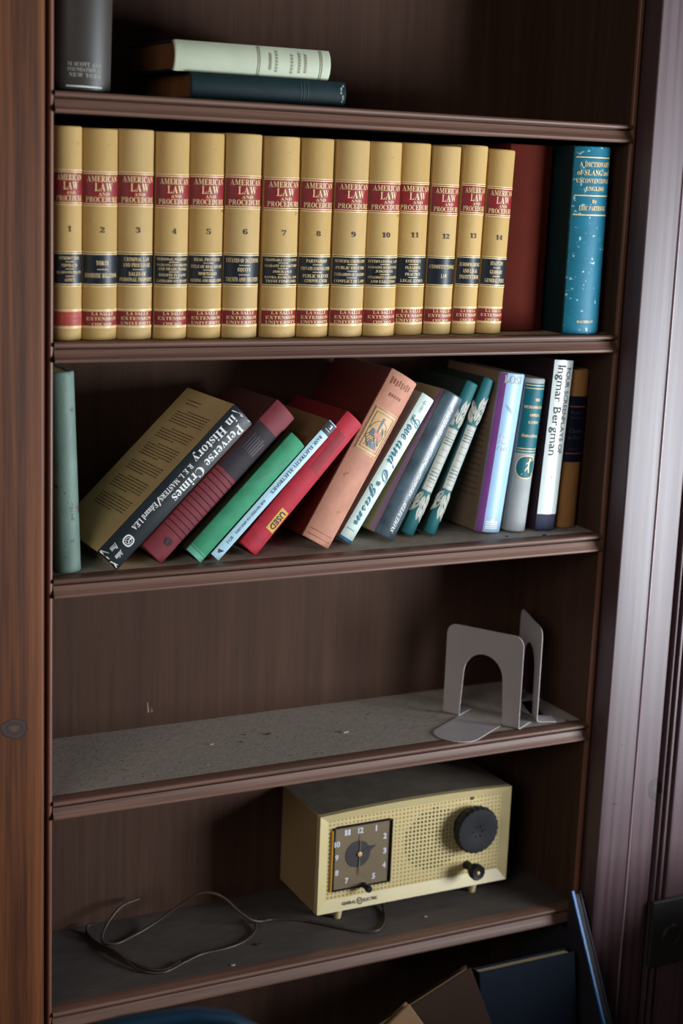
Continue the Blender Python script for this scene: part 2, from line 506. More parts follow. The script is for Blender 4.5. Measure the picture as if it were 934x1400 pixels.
# ------------------------------------------------------------------ books
class Book:
    """local frame: x over the thickness T, y from spine apex (0) to fore-edge (D), z up the height H; the pivot edge is x = 0"""
    def __init__(s, name, label, group, loc, lean, T, H, D, B, cover, spine, pages='pages', pivot='R', hard=True, yaw=0, bt=0.0026, cat='book'):
        s.T, s.H, s.D, s.B = T, H, D, B
        s.x0 = -T if pivot == 'R' else 0.0
        s.root = empty(name, loc, (0, math.radians(lean), math.radians(yaw)))
        tag(s.root, label, cat, group)
        s.R = (T * T / 4 + B * B) / (2 * B)
        s.L = 2 * s.R * math.asin(min(1, T / 2 / s.R))
        x0, x1 = s.x0, s.x0 + T
        c = 0.0007 if hard else 0.0002
        if not hard: bt = 0.0006
        yb = B + (0.0035 if hard else 0.0004)
        sq = 0.003 if hard else 0.0004
        MB().cbox((x0 + 0.0002, yb, 0), (x0 + bt, D, H), c * 0.6 if not hard else c).build('cover', cover, s.root)
        MB().cbox((x1 - bt, yb, 0), (x1 - 0.0002, D, H), c * 0.6 if not hard else c).build('cover', cover, s.root)
        MB().box((x0 + bt + 0.0001, B + 0.0022, sq), (x1 - bt - 0.0001, D - sq, H - sq)).build('page_block', pages, s.root)
        # rounded spine as a solid shell with softly turned head and tail
        n = 16
        e = 0.0014 if hard else 0.0004
        zl = [(0, -e * 0.7), (e * 0.5, -e * 0.2), (e * 1.6, 0), (H * 0.5, 0), (H - e * 1.6, 0), (H - e * 0.5, -e * 0.2), (H, -e * 0.7)]
        prof = []
        jx = 0.0006 if hard else 0.0
        prof.append((x0 + jx * 1.5, B + 0.0042 if hard else B + 0.0006))
        for k in range(n + 1):
            p = s.at(-s.L / 2 + s.L * k / n, 0, 0)
            prof.append((p[0], p[1]))
        prof.append((x1 - jx * 1.5, B + 0.0042 if hard else B + 0.0006))
        th = 0.0015 if hard else 0.0005
        xc = x0 + T / 2
        m = MB()
        vs = []
        for (z, d) in zl:
            for (px, py) in prof:
                vs.append((xc + (px - xc) * (1 + d / T * 2), py - d, z))
            for (px, py) in reversed(prof):
                vs.append((xc + (px - xc) * (1 - 2 * th / T), py + th, z))
        q = 2 * len(prof)
        fs = [(i * q + k, i * q + (k + 1) % q, (i + 1) * q + (k + 1) % q, (i + 1) * q + k) for i in range(len(zl) - 1) for k in range(q)]
        hn = len(prof)
        for base in (0, (len(zl) - 1) * q):
            fs += [(base + k, base + k + 1, base + q - 2 - k, base + q - 1 - k) for k in range(hn - 1)]
        m.add(vs, fs)
        s.spine = m.build('spine', spine, s.root, True, angle=50)
    def at(s, a, z, off):
        """point on the spine: arc a from its middle, height z, lifted by off"""
        t = a / s.R
        r = s.R + off
        return (s.x0 + s.T / 2 + r * math.sin(t), s.R - r * math.cos(t), z)
    def strip(s, m, a0, a1, z0, z1, off=0.00025, n=None):
        n = n or max(1, int(14 * abs(a1 - a0) / s.L) + 1)
        vs = [s.at(a0 + (a1 - a0) * k / n, z, off) for z in (z0, z1) for k in range(n + 1)]
        m.add(vs, [(k, k + 1, n + 2 + k, n + 1 + k) for k in range(n)])
        return m
    def band(s, z0, z1, mat, name='band', a0=-0.49, a1=0.49, off=0.00025, parent=None, label=None):
        return s.strip(MB(), a0 * s.L, a1 * s.L, z0 * s.H, z1 * s.H, off).build(name, mat, parent or s.root, True, label)
    def lines(s, zs, mat, name='tooled_line', a0=-0.49, a1=0.49, th=0.0011, off=0.0004, parent=None):
        for z in zs:
            m = s.strip(MB(), a0 * s.L, a1 * s.L, z * s.H - th / 2, z * s.H + th / 2, off)
            m.build(name, mat, parent or s.root, True)
    def write(s, m, txt, a0, a1, z0, z1, style='serif', rot=0, off=0.00055, slant=0.0):
        """text fitted into the box a0..a1 (fractions of the arc) by z0..z1 (fractions of height); rot 1: reads downwards"""
        vs, fs = glyphs(txt, style)
        out = []
        for (u, v) in vs:
            u2 = u + slant * (v - 0.5)
            if rot == 0:
                a, z = a0 + (a1 - a0) * u2, z0 + (z1 - z0) * v
            else:
                a, z = a0 + (a1 - a0) * v, z1 + (z0 - z1) * u2
            out.append(s.at(a * s.L, z * s.H, off))
        m.add(out, fs)
        return m
    def text(s, items, mat, parent=None, name='lettering', **kw):
        m = MB()
        for it in items:
            s.write(m, *it, **kw)
        return m.build(name, mat, parent or s.root)
    def poly(s, m, pts, off=0.00045):
        """flat outline in (arc fraction, height fraction) laid on the spine"""
        m.add([s.at(a * s.L, z * s.H, off) for a, z in pts], [tuple(range(len(pts)))])
        return m
    def disc(s, m, ca, cz, ra, rz, off=0.0003, rows=14):
        """round patch that follows the curve of the spine"""
        for k in range(rows):
            za, zb = -1 + 2 * k / rows, -1 + 2 * (k + 1) / rows
            wa, wb = math.sqrt(max(0, 1 - za * za)), math.sqrt(max(0, 1 - zb * zb))
            vs = [s.at((ca + ra * w_ * (2 * j / 10 - 1)) * s.L, (cz + rz * z_) * s.H, off) for z_, w_ in ((za, wa), (zb, wb)) for j in range(11)]
            m.add(vs, [(j, j + 1, 12 + j, 11 + j) for j in range(10)])
        return m
    def side(s, m, pts, off=0.0003):
        """outline on the left-hand cover; (y/D, z/H)"""
        m.add([(s.x0 + 0.0002 - off, y * s.D, z * s.H) for y, z in pts], [tuple(range(len(pts)))])
        return m

def cloth(name, c, rough=0.7, var=0.14, scale=45, **kw):
    kw.setdefault('spec', 0.22)
    return plain(name, c, rough, var, scale, bump=kw.pop('bump', 0.3), bscale=kw.pop('bscale', 1500), **kw)

# --- law volumes on the second shelf
tans = [cloth('tan_buckram_%d' % i, c, 0.55, 0.10, 22, stretch=(1, 1, 0.35), fleck=(150, 112, 60), fleck_t=0.70, fleck_scale=60)
        for i, c in enumerate([(200, 165, 104), (192, 157, 95), (197, 164, 107)])]
M['law_red'] = plain('oxblood_label', (142, 34, 40), 0.45, 0.16, 80)
M['law_faded'] = plain('faded_red_label', (190, 80, 66), 0.5, 0.12, 80)
M['law_black'] = plain('blue_black_label', (24, 34, 44), 0.4, 0.2, 60)
M['law_gold'] = plain('label_gold', (244, 214, 156), 0.35, 0.1, 200, metal=0.0)
LAWX = [(0.0047, 0.0362, 0.0052, 0.0367), (0.0377, 0.0780, 0.0384, 0.0784), (0.0788, 0.1209, 0.0790, 0.1205), (0.1224, 0.1627, 0.1227, 0.1624),
        (0.1638, 0.2058, 0.1642, 0.2058), (0.2078, 0.2528, 0.2072, 0.2517), (0.2556, 0.3010, 0.2572, 0.3021), (0.3022, 0.3466, 0.3034, 0.3449),
        (0.3479, 0.3922, 0.3462, 0.3917), (0.3936, 0.4370, 0.3936, 0.4373), (0.4384, 0.4850, 0.4388, 0.4828), (0.4864, 0.5270, 0.4846, 0.5232),
        (0.5294, 0.5660, 0.5256, 0.5596), (0.5680, 0.6070, 0.5620, 0.5989)]
LAWH = [0.2315, 0.2305, 0.2315, 0.2305, 0.2315, 0.2325, 0.2315, 0.2315, 0.2315, 0.2315, 0.232, 0.230, 0.2325, 0.229]
SUBJ = [['INTRODUCTION', '-', 'CONTRACTS', '-', 'QUASI-CONTRACTS', '-', 'AGENCY'], ['TORTS', '-', 'DOMESTIC RELATIONS'],
        ['CRIMINAL LAW', 'AND PROCEDURE', '-', 'SALES OF', 'PERSONAL PROPERTY'],
        ['PERSONAL PROPERTY', '-', 'PATENTS, COPYRIGHTS', 'AND TRADE MARKS', '-', 'RIGHTS IN LAND', '-', 'LANDLORD AND TENANT'],
        ['REAL PROPERTY', '-', 'TITLE OF REAL ESTATE', '-', 'MORTGAGES', '-', 'MINING AND IRRIGATION'],
        ['ESTATES OF DECEDENTS', '-', 'EQUITY', '-', 'TRUSTS AND TRUSTEES'],
        ['NEGOTIABLE INSTRUMENTS', '-', 'GUARANTY AND SURETYSHIP', '-', 'INSURANCE', '-', 'BANKS, BANKING AND', 'TRUST COMPANIES'],
        ['PARTNERSHIP', '-', 'PRIVATE CORPORATIONS', '-', 'PUBLIC SERVICE', 'CORPORATIONS'],
        ['MUNICIPAL CORPORATIONS', '-', 'PUBLIC OFFICERS', '-', 'EXTRAORDINARY REMEDIES', '-', 'CONFLICT OF LAWS'],
        ['INTERNATIONAL LAW', '-', 'DAMAGES, BANKRUPTCY', 'JUDGMENTS', '-', 'ATTACHMENT, GARNISHMENT', 'AND EXECUTION'],
        ['EVIDENCE', '-', 'PLEADING', '-', 'PRACTICE', '-', 'LEGAL ETHICS'], ['CONSTITUTIONAL', 'LAW'],
        ['JURISPRUDENCE', 'AND LEGAL', 'INSTITUTIONS'], ['STATUTES', '-', 'GLOSSARY', '-', 'GENERAL INDEX']]
LAWL = ['numbered 1, with a faded lower label', 'numbered 2, subject torts', 'numbered 3, subject criminal law', 'numbered 4, subject personal property',
        'numbered 5, subject real property', 'numbered 6, subject equity', 'numbered 7, subject insurance', 'numbered 8, subject partnership',
        'numbered 9, subject public officers', 'numbered 10, subject judgments', 'numbered 11, subject evidence', 'numbered 12, subject constitutional law',
        'numbered 13, the thinnest of the tan row', 'numbered 14, last of the tan row']
for i in range(14):
    tx0, tx1, bx0, bx1 = LAWX[i]
    T = min(tx1 - tx0, bx1 - bx0) * 0.995 if i else 0.0316
    H = LAWH[i]
    lean = math.degrees(math.atan2((tx0 + tx1 - bx0 - bx1) / 2, H))
    yoff = 0.010 + (0.012 if i >= 10 else 0.0) + random.uniform(-0.001, 0.001)
    if lean >= 0:
        piv, px = 'R', bx1
    else:
        piv, px = 'L', bx0
    bk = Book('law_book', 'tan law book with red and black labels, ' + LAWL[i], 'tan law books in a row', (px, yoff, ZS['B'] + 0.0003), lean,
              T, H, 0.158, T * 0.235, tans[i % 3], tans[i % 3], pivot=piv)
    g = 'law_gold'
    ti = bk.band(0.643, 0.796, 'law_red', 'title_label')
    bk.lines((0.640, 0.649, 0.790, 0.799), g, 'gold_rule', parent=ti)
    bk.text([('AMERICAN', -0.38, 0.42, 0.752, 0.781), ('LAW', -0.20, 0.26, 0.709, 0.747), ('AND', -0.11, 0.17, 0.688, 0.703), ('PROCEDURE', -0.41, 0.44, 0.657, 0.683)], g, ti)
    nw = 0.055 if i < 9 else 0.11
    bk.text([(str(i + 1), -nw, nw, 0.515, 0.541)], 'print', name='volume_number')
    su = bk.band(0.262, 0.418, 'law_black', 'subject_label')
    bk.lines((0.259, 0.268, 0.412, 0.421), g, 'gold_rule', parent=su)
    S = SUBJ[i]
    tot = sum(0.55 if s_ == '-' else 1.0 for s_ in S)
    top, bot = 0.402, 0.278
    if len(S) <= 3: top, bot = 0.390, 0.292
    step = (top - bot) / tot
    z = top
    m = MB()
    for s_ in S:
        if s_ == '-':
            bk.strip(m, -0.13 * bk.L, 0.13 * bk.L, (z - step * 0.33) * H, (z - step * 0.33) * H + 0.0006, 0.00055)
            z -= step * 0.55
        else:
            hh = min(0.68 * step, 0.021)
            hw = min(0.43, 0.027 * len(s_) * (1.0 if len(S) > 3 else 1.15))
            bk.write(m, s_, -hw, hw, z - step / 2 - hh / 2, z - step / 2 + hh / 2)
            z -= step
    m.build('lettering', g, su)
    pu = bk.band(0.064, 0.143, 'law_faded' if i == 0 else 'law_red', 'publisher_label')
    bk.lines((0.061, 0.067, 0.141, 0.147), g, 'gold_rule', parent=pu)
    uni = i in (0, 2, 4, 5, 6, 7, 8, 10)
    bk.text([('LA SALLE', -0.26, 0.32, 0.120, 0.136), ('EXTENSION', -0.39, 0.42, 0.096, 0.112)] +
            ([('UNIVERSITY', -0.39, 0.42, 0.072, 0.088)] if uni else [('CHICAGO', -0.25, 0.25, 0.071, 0.085)]), 'law_faded' if i == 0 else g, pu)

# recessed red book and the blue dictionary
rd = cloth('brick_red_cloth', (82, 28, 19), 0.8, 0.1, spec=0.08)
Book('recessed_book', 'plain dark red book pushed back between tan law book and blue dictionary', None, (0.6775, 0.052, ZS['B'] + 0.0003), 0.4, 0.064, 0.2375, 0.145, 0.004, rd, rd)
bl = plain('scuffed_blue_cloth', (24, 112, 136), 0.5, 0.12, 30, spec=0.25, bump=0.2, bscale=1200, fleck=(176, 214, 218), fleck_t=0.615, fleck_scale=105)
tl = cloth('dark_teal_cloth', (14, 38, 44), 0.6, 0.1, fleck=(120, 150, 150), fleck_t=0.72, fleck_scale=110)
bk = Book('dictionary', 'thick scuffed blue dictionary with gold lettering and rules on its spine', None, (0.7425, 0.008, ZS['B'] + 0.0003), 0.0, 0.0555, 0.2385, 0.165, 0.010, tl, bl)
bk.lines((0.942, 0.742, 0.640), 'law_gold', 'gold_rule', -0.46, 0.46, 0.0014)
bk.text([('A DICTIONARY', -0.38, 0.42, 0.893, 0.919), ('of SLANG and', -0.42, 0.42, 0.849, 0.877), ('UNCONVENTIONAL', -0.43, 0.43, 0.808, 0.832),
         ('ENGLISH', -0.22, 0.26, 0.768, 0.790), ('By', -0.05, 0.07, 0.697, 0.722), ('ERIC PARTRIDGE', -0.34, 0.36, 0.664, 0.688)], 'law_gold')
bk.text([('MACMILLAN', -0.22, 0.20, 0.062, 0.076)], 'law_gold', name='publisher_lettering')

# --- leaning books on the third shelf
ZC = ZS['C'] + 0.0002
g3 = None
# pale green cloth book at the end
gm = plain('worn_sage_cloth', (104, 128, 116), 0.5, 0.30, 26, (1, 1, 0.4), 0.35, 1300, fleck=(78, 72, 58), fleck_t=0.58, fleck_scale=34)
bk = Book('cloth_book', 'worn sage green cloth book tilted against the end panel', g3, (0.0115, 0.016, ZC), -2.4, 0.0285, 0.232, 0.150, 0.007, gm, gm, pivot='L')
# black jacketed book with brown back cover
M['jk_black'] = plain('black_dust_jacket', (24, 32, 38), 0.45, 0.25, 25, spec=0.35, fleck=(120, 130, 134), fleck_t=0.73, fleck_scale=70)
M['jk_brown'] = plain('brown_back_cover', (206, 172, 122), 0.55, 0.1, 14)
M['white_ink'] = plain('white_lettering', (232, 234, 232), 0.5, 0.05, 200)
bk = Book('jacketed_book', 'leaning black book with big white lettering and brown back cover', g3, (0.0814, 0.014, ZC), 45.2, 0.0335, 0.236, 0.152, 0.003, 'jk_brown', 'jk_black')
bk.text([('Perverse Crimes', 0.06, 0.42, 0.445, 0.945), ('in History', -0.42, -0.03, 0.655, 0.955)], 'white_ink', style='serif', rot=1)
bk.text([('R. E. L. MASTERS', -0.24, -0.05, 0.395, 0.63), ('/', -0.26, 0.02, 0.372, 0.398), ('Eduard LEA', -0.24, -0.03, 0.20, 0.37)], 'white_ink', style='serif', rot=1, name='author_lettering')
bk.text([('Julian', 0.02, 0.22, 0.035, 0.085), ('Press', -0.28, -0.08, 0.045, 0.090)], 'white_ink', style='italic', rot=1, name='publisher_lettering')
em = MB()
def oval(ca, cz, ra, rz, n=22, p=2.6):
    return [(ca + ra * math.copysign(abs(math.cos(t)) ** (2 / p), math.cos(t)), cz + rz * math.copysign(abs(math.sin(t)) ** (2 / p), math.sin(t))) for t in [2 * math.pi * k / n for k in range(n)]]
def ring(bk, m, ca, cz, ra, rz, wa, wz, off=0.0005, n=22):
    o, i = oval(ca, cz, ra, rz, n), oval(ca, cz, ra - wa, rz - wz, n)
    m.add([bk.at(a * bk.L, z * bk.H, off) for a, z in o + i], [(k, (k + 1) % n, n + (k + 1) % n, n + k) for k in range(n)])
ring(bk, em, 0.03, 0.142, 0.20, 0.0285, 0.045, 0.0062)
for a0, z0, a1, z1 in ((0.03, 0.142, -0.08, 0.128), (0.03, 0.142, 0.13, 0.130), (0.03, 0.142, 0.04, 0.165)):
    d = 0.018
    bk.poly(em, [(a0 - d, z0), (a1 - d, z1), (a1 + d, z1 + 0.002), (a0 + d, z0 + 0.002)], 0.00055)
for k in range(10):
    t = k * 0.63
    a, z = 0.03 + 0.11 * math.cos(t), 0.142 + 0.016 * math.sin(t)
    bk.poly(em, oval(a, z, 0.022, 0.003, 6), 0.00055)
em.build('emblem', 'white_ink', bk.root)
wr = MB()
for (a, z, b_, y) in ((-0.47, 0.010, -0.20, 0.030), (-0.45, 0.006, -0.05, 0.010), (0.05, 0.004, 0.35, 0.018), (0.20, 0.012, 0.40, 0.005), (-0.42, 0.965, -0.05, 0.990), (-0.1, 0.978, 0.35, 0.992)):
    bk.poly(wr, [(a, z), (b_, y), (b_ + 0.03, y + 0.004), (a + 0.02, z + 0.006)])
wr.build('worn_edge', 'white_ink', bk.root)
pr = MB()
z = 0.93
for para, nl in enumerate((2, 6, 5, 6, 5, 6, 6)):
    ind = 0.28
    for k in range(nl):
        y = ind if k else ind + 0.25
        full = (k != nl - 1)
        end = 0.16 if full else 0.40
        # words run across the cover from the fore-edge towards the spine
        yy = 0.80 if k else 0.62
        yy = min(yy, 0.80)
        if para == 0: yy, end = 0.80 - 0.02 * k, 0.52
        while yy > end:
            wl = random.uniform(0.02, 0.06)
            bk.side(pr, [(yy, z), (yy, z + 0.0055), (max(end, yy - wl), z + 0.0055), (max(end, yy - wl), z)])
            yy -= wl + 0.012
        z -= 0.0165 if para else 0.022
    z -= 0.022
pr.build('back_cover_print', plain('brown_print', (84, 64, 44), 0.6), bk.root)

# maroon ribbed binding
M['maroon'] = cloth('maroon_cloth', (124, 50, 58), 0.55, 0.16, 30)
M['maroon_dk'] = cloth('black_title_cloth', (46, 38, 44), 0.55, 0.15, 30)
M['maroon_cv'] = cloth('dark_maroon_cover', (70, 36, 32), 0.6, 0.1)
bk = Book('ribbed_book', 'maroon book with ribbed spine and black title block', g3, (0.1397, 0.024, ZC), 45.2, 0.0335, 0.2395, 0.150, 0.004, 'maroon_cv', 'maroon')
bk.band(0.555, 0.86, 'maroon_dk', 'title_block')
for k in range(13):
    z = 0.16 + k * 0.031
    m = MB()
    pts = [bk.at(a * bk.L, z * bk.H, 0.0) for a in [-0.48 + 0.96 * q / 10 for q in range(11)]]
    m.tube(pts, 0.0006, 5).build('raised_rib', 'maroon_dk', bk.root)
m = MB()
ring(bk, m, 0.08, 0.105, 0.16, 0.018, 0.05, 0.005)
bk.poly(m, oval(0.0, 0.105, 0.05, 0.018, 8)); bk.poly(m, oval(0.15, 0.11, 0.05, 0.016, 8)); bk.poly(m, oval(0.08, 0.088, 0.12, 0.005, 8))
m.build('stamped_ornament', 'maroon_dk', bk.root)
m = MB()
for q in range(6):
    bk.strip(m, (-0.30 + 0.10 * q) * bk.L, (-0.25 + 0.10 * q) * bk.L, 0.70 * bk.H, (0.80 - 0.012 * (q % 2)) * bk.H, 0.0006)
m.build('faded_title', plain('worn_title', (72, 62, 66), 0.5), bk.root)

# green cloth book
M['green'] = cloth('green_cloth', (62, 148, 108), 0.6, 0.18, 40, fleck=(150, 176, 164), fleck_t=0.69, fleck_scale=90)
M['olive'] = cloth('dark_olive_cover', (52, 54, 34), 0.6, 0.15)
M['green_tip'] = plain('green_tail_band', (96, 168, 140), 0.5, 0.1)
bk = Book('green_book', 'bright green cloth book leaning beside the maroon one, edges rubbed', g3, (0.1869, 0.016, ZC), 44.6, 0.0255, 0.190, 0.140, 0.0035, 'olive', 'green')
bk.band(0.045, 0.052, 'green_tip', 'tooled_line'); bk.band(0.0, 0.035, 'green_tip', 'tail_cap')
m = MB()
for q in range(9):
    a = -0.25 + 0.06 * q
    z = 0.62 + 0.028 * q
    bk.poly(m, [(a, z), (a + 0.03, z), (a + 0.20, z + 0.035), (a + 0.17, z + 0.037)])
m.build('faded_title', plain('grey_faded_ink', (110, 146, 132), 0.6), bk.root)

# light blue paperback
M['ice'] = plain('pale_blue_card', (176, 214, 228), 0.4, 0.06, 20)
M['ice_brown'] = plain('brown_card_cover', (132, 98, 66), 0.5, 0.1, 14)
M['navy_ink'] = plain('navy_ink', (28, 34, 54), 0.5, 0.1)
bk = Book('thin_paperback', 'thin pale blue manual with small black type and navy top patch', g3, (0.2111, 0.021, ZC), 44.3, 0.0135, 0.219, 0.150, 0.0008, 'ice_brown', 'ice', hard=False)
pt = bk.band(0.925, 0.995, 'navy_ink', 'top_patch')
m = MB()
bk.write(m, '1', -0.15, 0.28, 0.962, 0.985, 'serif', 0, 0.0006)
bk.strip(m, -0.30 * bk.L, 0.30 * bk.L, 0.947 * bk.H, 0.950 * bk.H, 0.0006)
m.build('numeral', 'white_ink', pt)
bk.text([('BASIC ELECTRICITY', -0.22, 0.12, 0.665, 0.90), ('/ELECTRONICS', -0.22, 0.12, 0.475, 0.658)], 'navy_ink', style='serif', rot=1)
bk.text([('BASIC PRINCIPLES AND APPLICATIONS', -0.15, 0.08, 0.175, 0.42), ('ECY-1', -0.18, 0.12, 0.105, 0.15)], 'navy_ink', style='serif', rot=1, name='subtitle')
m = MB()
bk.poly(m, [(-0.30, 0.050), (0.28, 0.062), (-0.05, 0.030)]); m.build('triangle_mark', 'navy_ink', bk.root)
m = MB()
bk.side(m, [(0.10, 0.80), (0.10, 0.86), (0.45, 0.86), (0.45, 0.80)])
m.build('cover_patch', plain('faded_brown_patch', (112, 78, 52), 0.5), bk.root)

# red book with the used sticker
M['crimson'] = cloth('crimson_cloth', (184, 46, 62), 0.55, 0.16, 30, stretch=(1, 1, 2.5))
M['crimson_dk'] = cloth('deep_red_cover', (120, 30, 36), 0.6, 0.1)
M['sticker'] = plain('yellow_sticker', (216, 160, 62), 0.45, 0.06)
bk = Book('red_textbook', 'red cloth textbook with a small yellow sticker on its spine', g3, (0.2628, 0.026, ZC), 42.0, 0.0285, 0.2105, 0.150, 0.0035, 'crimson_dk', 'crimson')
m = MB()
bk.strip(m, -0.04 * bk.L, 0.42 * bk.L, 0.165 * bk.H, 0.315 * bk.H, 0.0004)
st = m.build('sticker', 'sticker', bk.root, label='yellow sticker reading USED')
bk.text([('USED', 0.04, 0.34, 0.180, 0.300)], 'print', st, style='bold', rot=1, off=0.0007)
bk.lines((0.10, 0.085, 0.07), plain('dull_red_tooling', (150, 52, 58), 0.5), 'tooled_line', -0.3, 0.3, 0.0007)
m = MB()
for q in range(5):
    bk.strip(m, (-0.2 + 0.09 * q) * bk.L, (-0.16 + 0.09 * q) * bk.L, 0.60 * bk.H, 0.88 * bk.H, 0.0004)
m.build('faded_title', plain('rubbed_title', (156, 58, 66), 0.6), bk.root)

# big orange-brown book with pictorial label
M['rust'] = cloth('faded_rust_cloth', (200, 142, 118), 0.6, 0.16, 40, stretch=(1, 1, 0.6), fleck=(176, 96, 72), fleck_t=0.62, fleck_scale=45)
M['rust_cv'] = cloth('dark_red_cover', (92, 34, 28), 0.5, 0.12)
M['lab_tan'] = plain('tan_picture_label', (214, 172, 122), 0.5, 0.12, 60)
M['lab_ink'] = plain('grey_ink', (84, 86, 84), 0.5, 0.2, 200)
M['lab_blue'] = plain('blue_grey_ink', (94, 116, 128), 0.5, 0.1)
M['lab_line'] = plain('brown_rule', (150, 82, 52), 0.5, 0.1)
bk = Book('picture_spine_book', 'thick faded rust book with a framed picture on its spine', g3, (0.3649, 0.029, ZC), 29.6, 0.0415, 0.2365, 0.160, 0.0055, 'rust_cv', 'rust')
lb = bk.band(0.535, 0.79, 'lab_tan', 'picture_label', -0.40, 0.44)
m = MB()
for (i0, a0, a1, z0, z1) in ((0, -0.385, 0.425, 0.541, 0.784), (1, -0.30, 0.34, 0.560, 0.765)):
    for q in ((a0, a1, z0, z0 + 0.0025), (a0, a1, z1 - 0.0025, z1), (a0, a0 + 0.014, z0, z1), (a1 - 0.014, a1, z0, z1)):
        bk.strip(m, q[0] * bk.L, q[1] * bk.L, q[2] * bk.H, q[3] * bk.H, 0.0005)
m.build('frame_rule', 'lab_ink', lb)
def stroke(bk, m, pts, wd, off=0.00055):
    """thin ribbon through (arc, z) points given in metres on the spine"""
    P = [(a * bk.L, z * bk.H) for a, z in pts]
    for i in range(len(P) - 1):
        dx, dz = P[i + 1][0] - P[i][0], P[i + 1][1] - P[i][1]
        l = math.hypot(dx, dz) or 1
        nx, nz = -dz / l * wd / 2, dx / l * wd / 2
        m.add([bk.at(P[i][0] + nx, P[i][1] + nz, off), bk.at(P[i + 1][0] + nx, P[i + 1][1] + nz, off), bk.at(P[i + 1][0] - nx, P[i + 1][1] - nz, off), bk.at(P[i][0] - nx, P[i][1] - nz, off)], [(0, 1, 2, 3)])
m = MB()
stroke(bk, m, [(0.02 + 0.28 * math.cos(t), 0.665 + 0.062 * math.sin(t)) for t in [0.1 + 3.0 * k / 14 for k in range(15)]], 0.0006)
for s0 in range(7):
    a = -0.22 + 0.05 * s0
    stroke(bk, m, [(a + 0.05 * math.sin(k * 1.3 + s0), 0.575 + 0.014 * k) for k in range(6)], 0.0006)
for s0 in range(4):
    stroke(bk, m, [(0.12 + 0.04 * s0 + 0.03 * math.sin(k * 1.7 + s0), 0.60 + 0.016 * k) for k in range(7)], 0.0005)
m.build('picture_lines', 'lab_ink', lb)
m = MB()
bk.poly(m, [(-0.02, 0.745), (0.05, 0.748), (0.03, 0.66), (-0.01, 0.66)], 0.0006)
bk.poly(m, oval(0.10, 0.588, 0.10, 0.015, 10), 0.0006); bk.poly(m, oval(-0.05, 0.60, 0.06, 0.02, 9), 0.0006); bk.poly(m, oval(-0.14, 0.655, 0.06, 0.022, 9), 0.0006)
m.build('picture_figure', 'lab_blue', lb)
m = MB()
bk.poly(m, oval(0.02, 0.655, 0.09, 0.022, 10), 0.0005); bk.poly(m, oval(0.16, 0.64, 0.06, 0.030, 10), 0.0005); bk.poly(m, oval(0.22, 0.58, 0.06, 0.010, 8), 0.0005)
m.build('picture_tint', plain('salmon_ink', (206, 130, 98), 0.5), lb)
m = MB()
for q in range(8):
    bk.strip(m, (-0.36 + 0.09 * q) * bk.L, (-0.32 + 0.09 * q) * bk.L, (0.925 + 0.006 * (q % 2)) * bk.H, (0.965 - 0.004 * (q % 3)) * bk.H, 0.0004)
for q in range(5):
    bk.strip(m, (-0.22 + 0.09 * q) * bk.L, (-0.17 + 0.09 * q) * bk.L, 0.865 * bk.H, 0.882 * bk.H, 0.0004)
m.build('rubbed_title', plain('rubbed_brown_title', (150, 86, 62), 0.6), bk.root)
bk.lines((0.06, 0.03), 'lab_line', 'tooled_line', -0.4, 0.4, 0.0008)

# thin white jacket with blue script
M['mint'] = plain('pale_mint_jacket', (214, 232, 222), 0.42, 0.05, 20)
M['teal_ink'] = plain('teal_ink', (28, 112, 140), 0.5, 0.06)
M['blue_tail'] = plain('blue_cloth_tail', (24, 104, 140), 0.5, 0.1)
bk = Book('script_title_book', 'slim pale mint book with teal script title', g3, (0.4064, 0.050, ZC), 31.8, 0.0205, 0.213, 0.140, 0.0022, 'mint', 'mint')
bk.text([('Love', -0.30, 0.44, 0.70, 0.86), ('and', -0.30, 0.40, 0.515, 0.68), ('Orgasm', -0.42, 0.42, 0.11, 0.49)], 'teal_ink', style='script', rot=1)
bk.text([('LEGMAN', -0.12, 0.06, 0.885, 0.935), ('Lp', -0.18, 0.16, 0.94, 0.965)], plain('grey_blue_ink', (140, 172, 176), 0.5), style='sans', rot=1, name='author_lettering')
bk.lines((0.075,), plain('grey_green_ink', (150, 168, 158), 0.5), 'small_print', -0.35, 0.2, 0.0016)
bk.band(0.0, 0.018, 'blue_tail', 'tail_cap')

# grey-black jacket with lilac edge
M['slate'] = plain('mottled_slate_jacket', (72, 88, 98), 0.3, 0.55, 34, (1, 1, 0.8), spec=0.6, fleck=(176, 184, 186), fleck_t=0.70, fleck_scale=60)
M['tan_cv'] = plain('tan_paper_cover', (168, 146, 112), 0.55, 0.08, 16)
M['lilac_edge'] = plain('lilac_paper_edge', (164, 112, 166), 0.45, 0.08)
bk = Book('slate_jacket_book', 'mottled slate grey book with white spine lettering and lilac cover edge', g3, (0.4661, 0.046, ZC), 27.4, 0.030, 0.2045, 0.145, 0.004, 'tan_cv', 'slate')
bk.text([('BAUDELAIRE', 0.02, 0.24, 0.70, 0.92), ('STARK', 0.06, 0.24, 0.50, 0.64), ('FLOWERS', 0.06, 0.24, 0.29, 0.47), ('SELECTIONS', 0.04, 0.24, 0.04, 0.26)], 'white_ink', style='italic', rot=1)
m = MB()
bk.side(m, [(0.06, 0.004), (0.06, 0.996), (0.115, 0.996), (0.115, 0.004)])
m.build('lilac_edge', 'lilac_edge', bk.root)

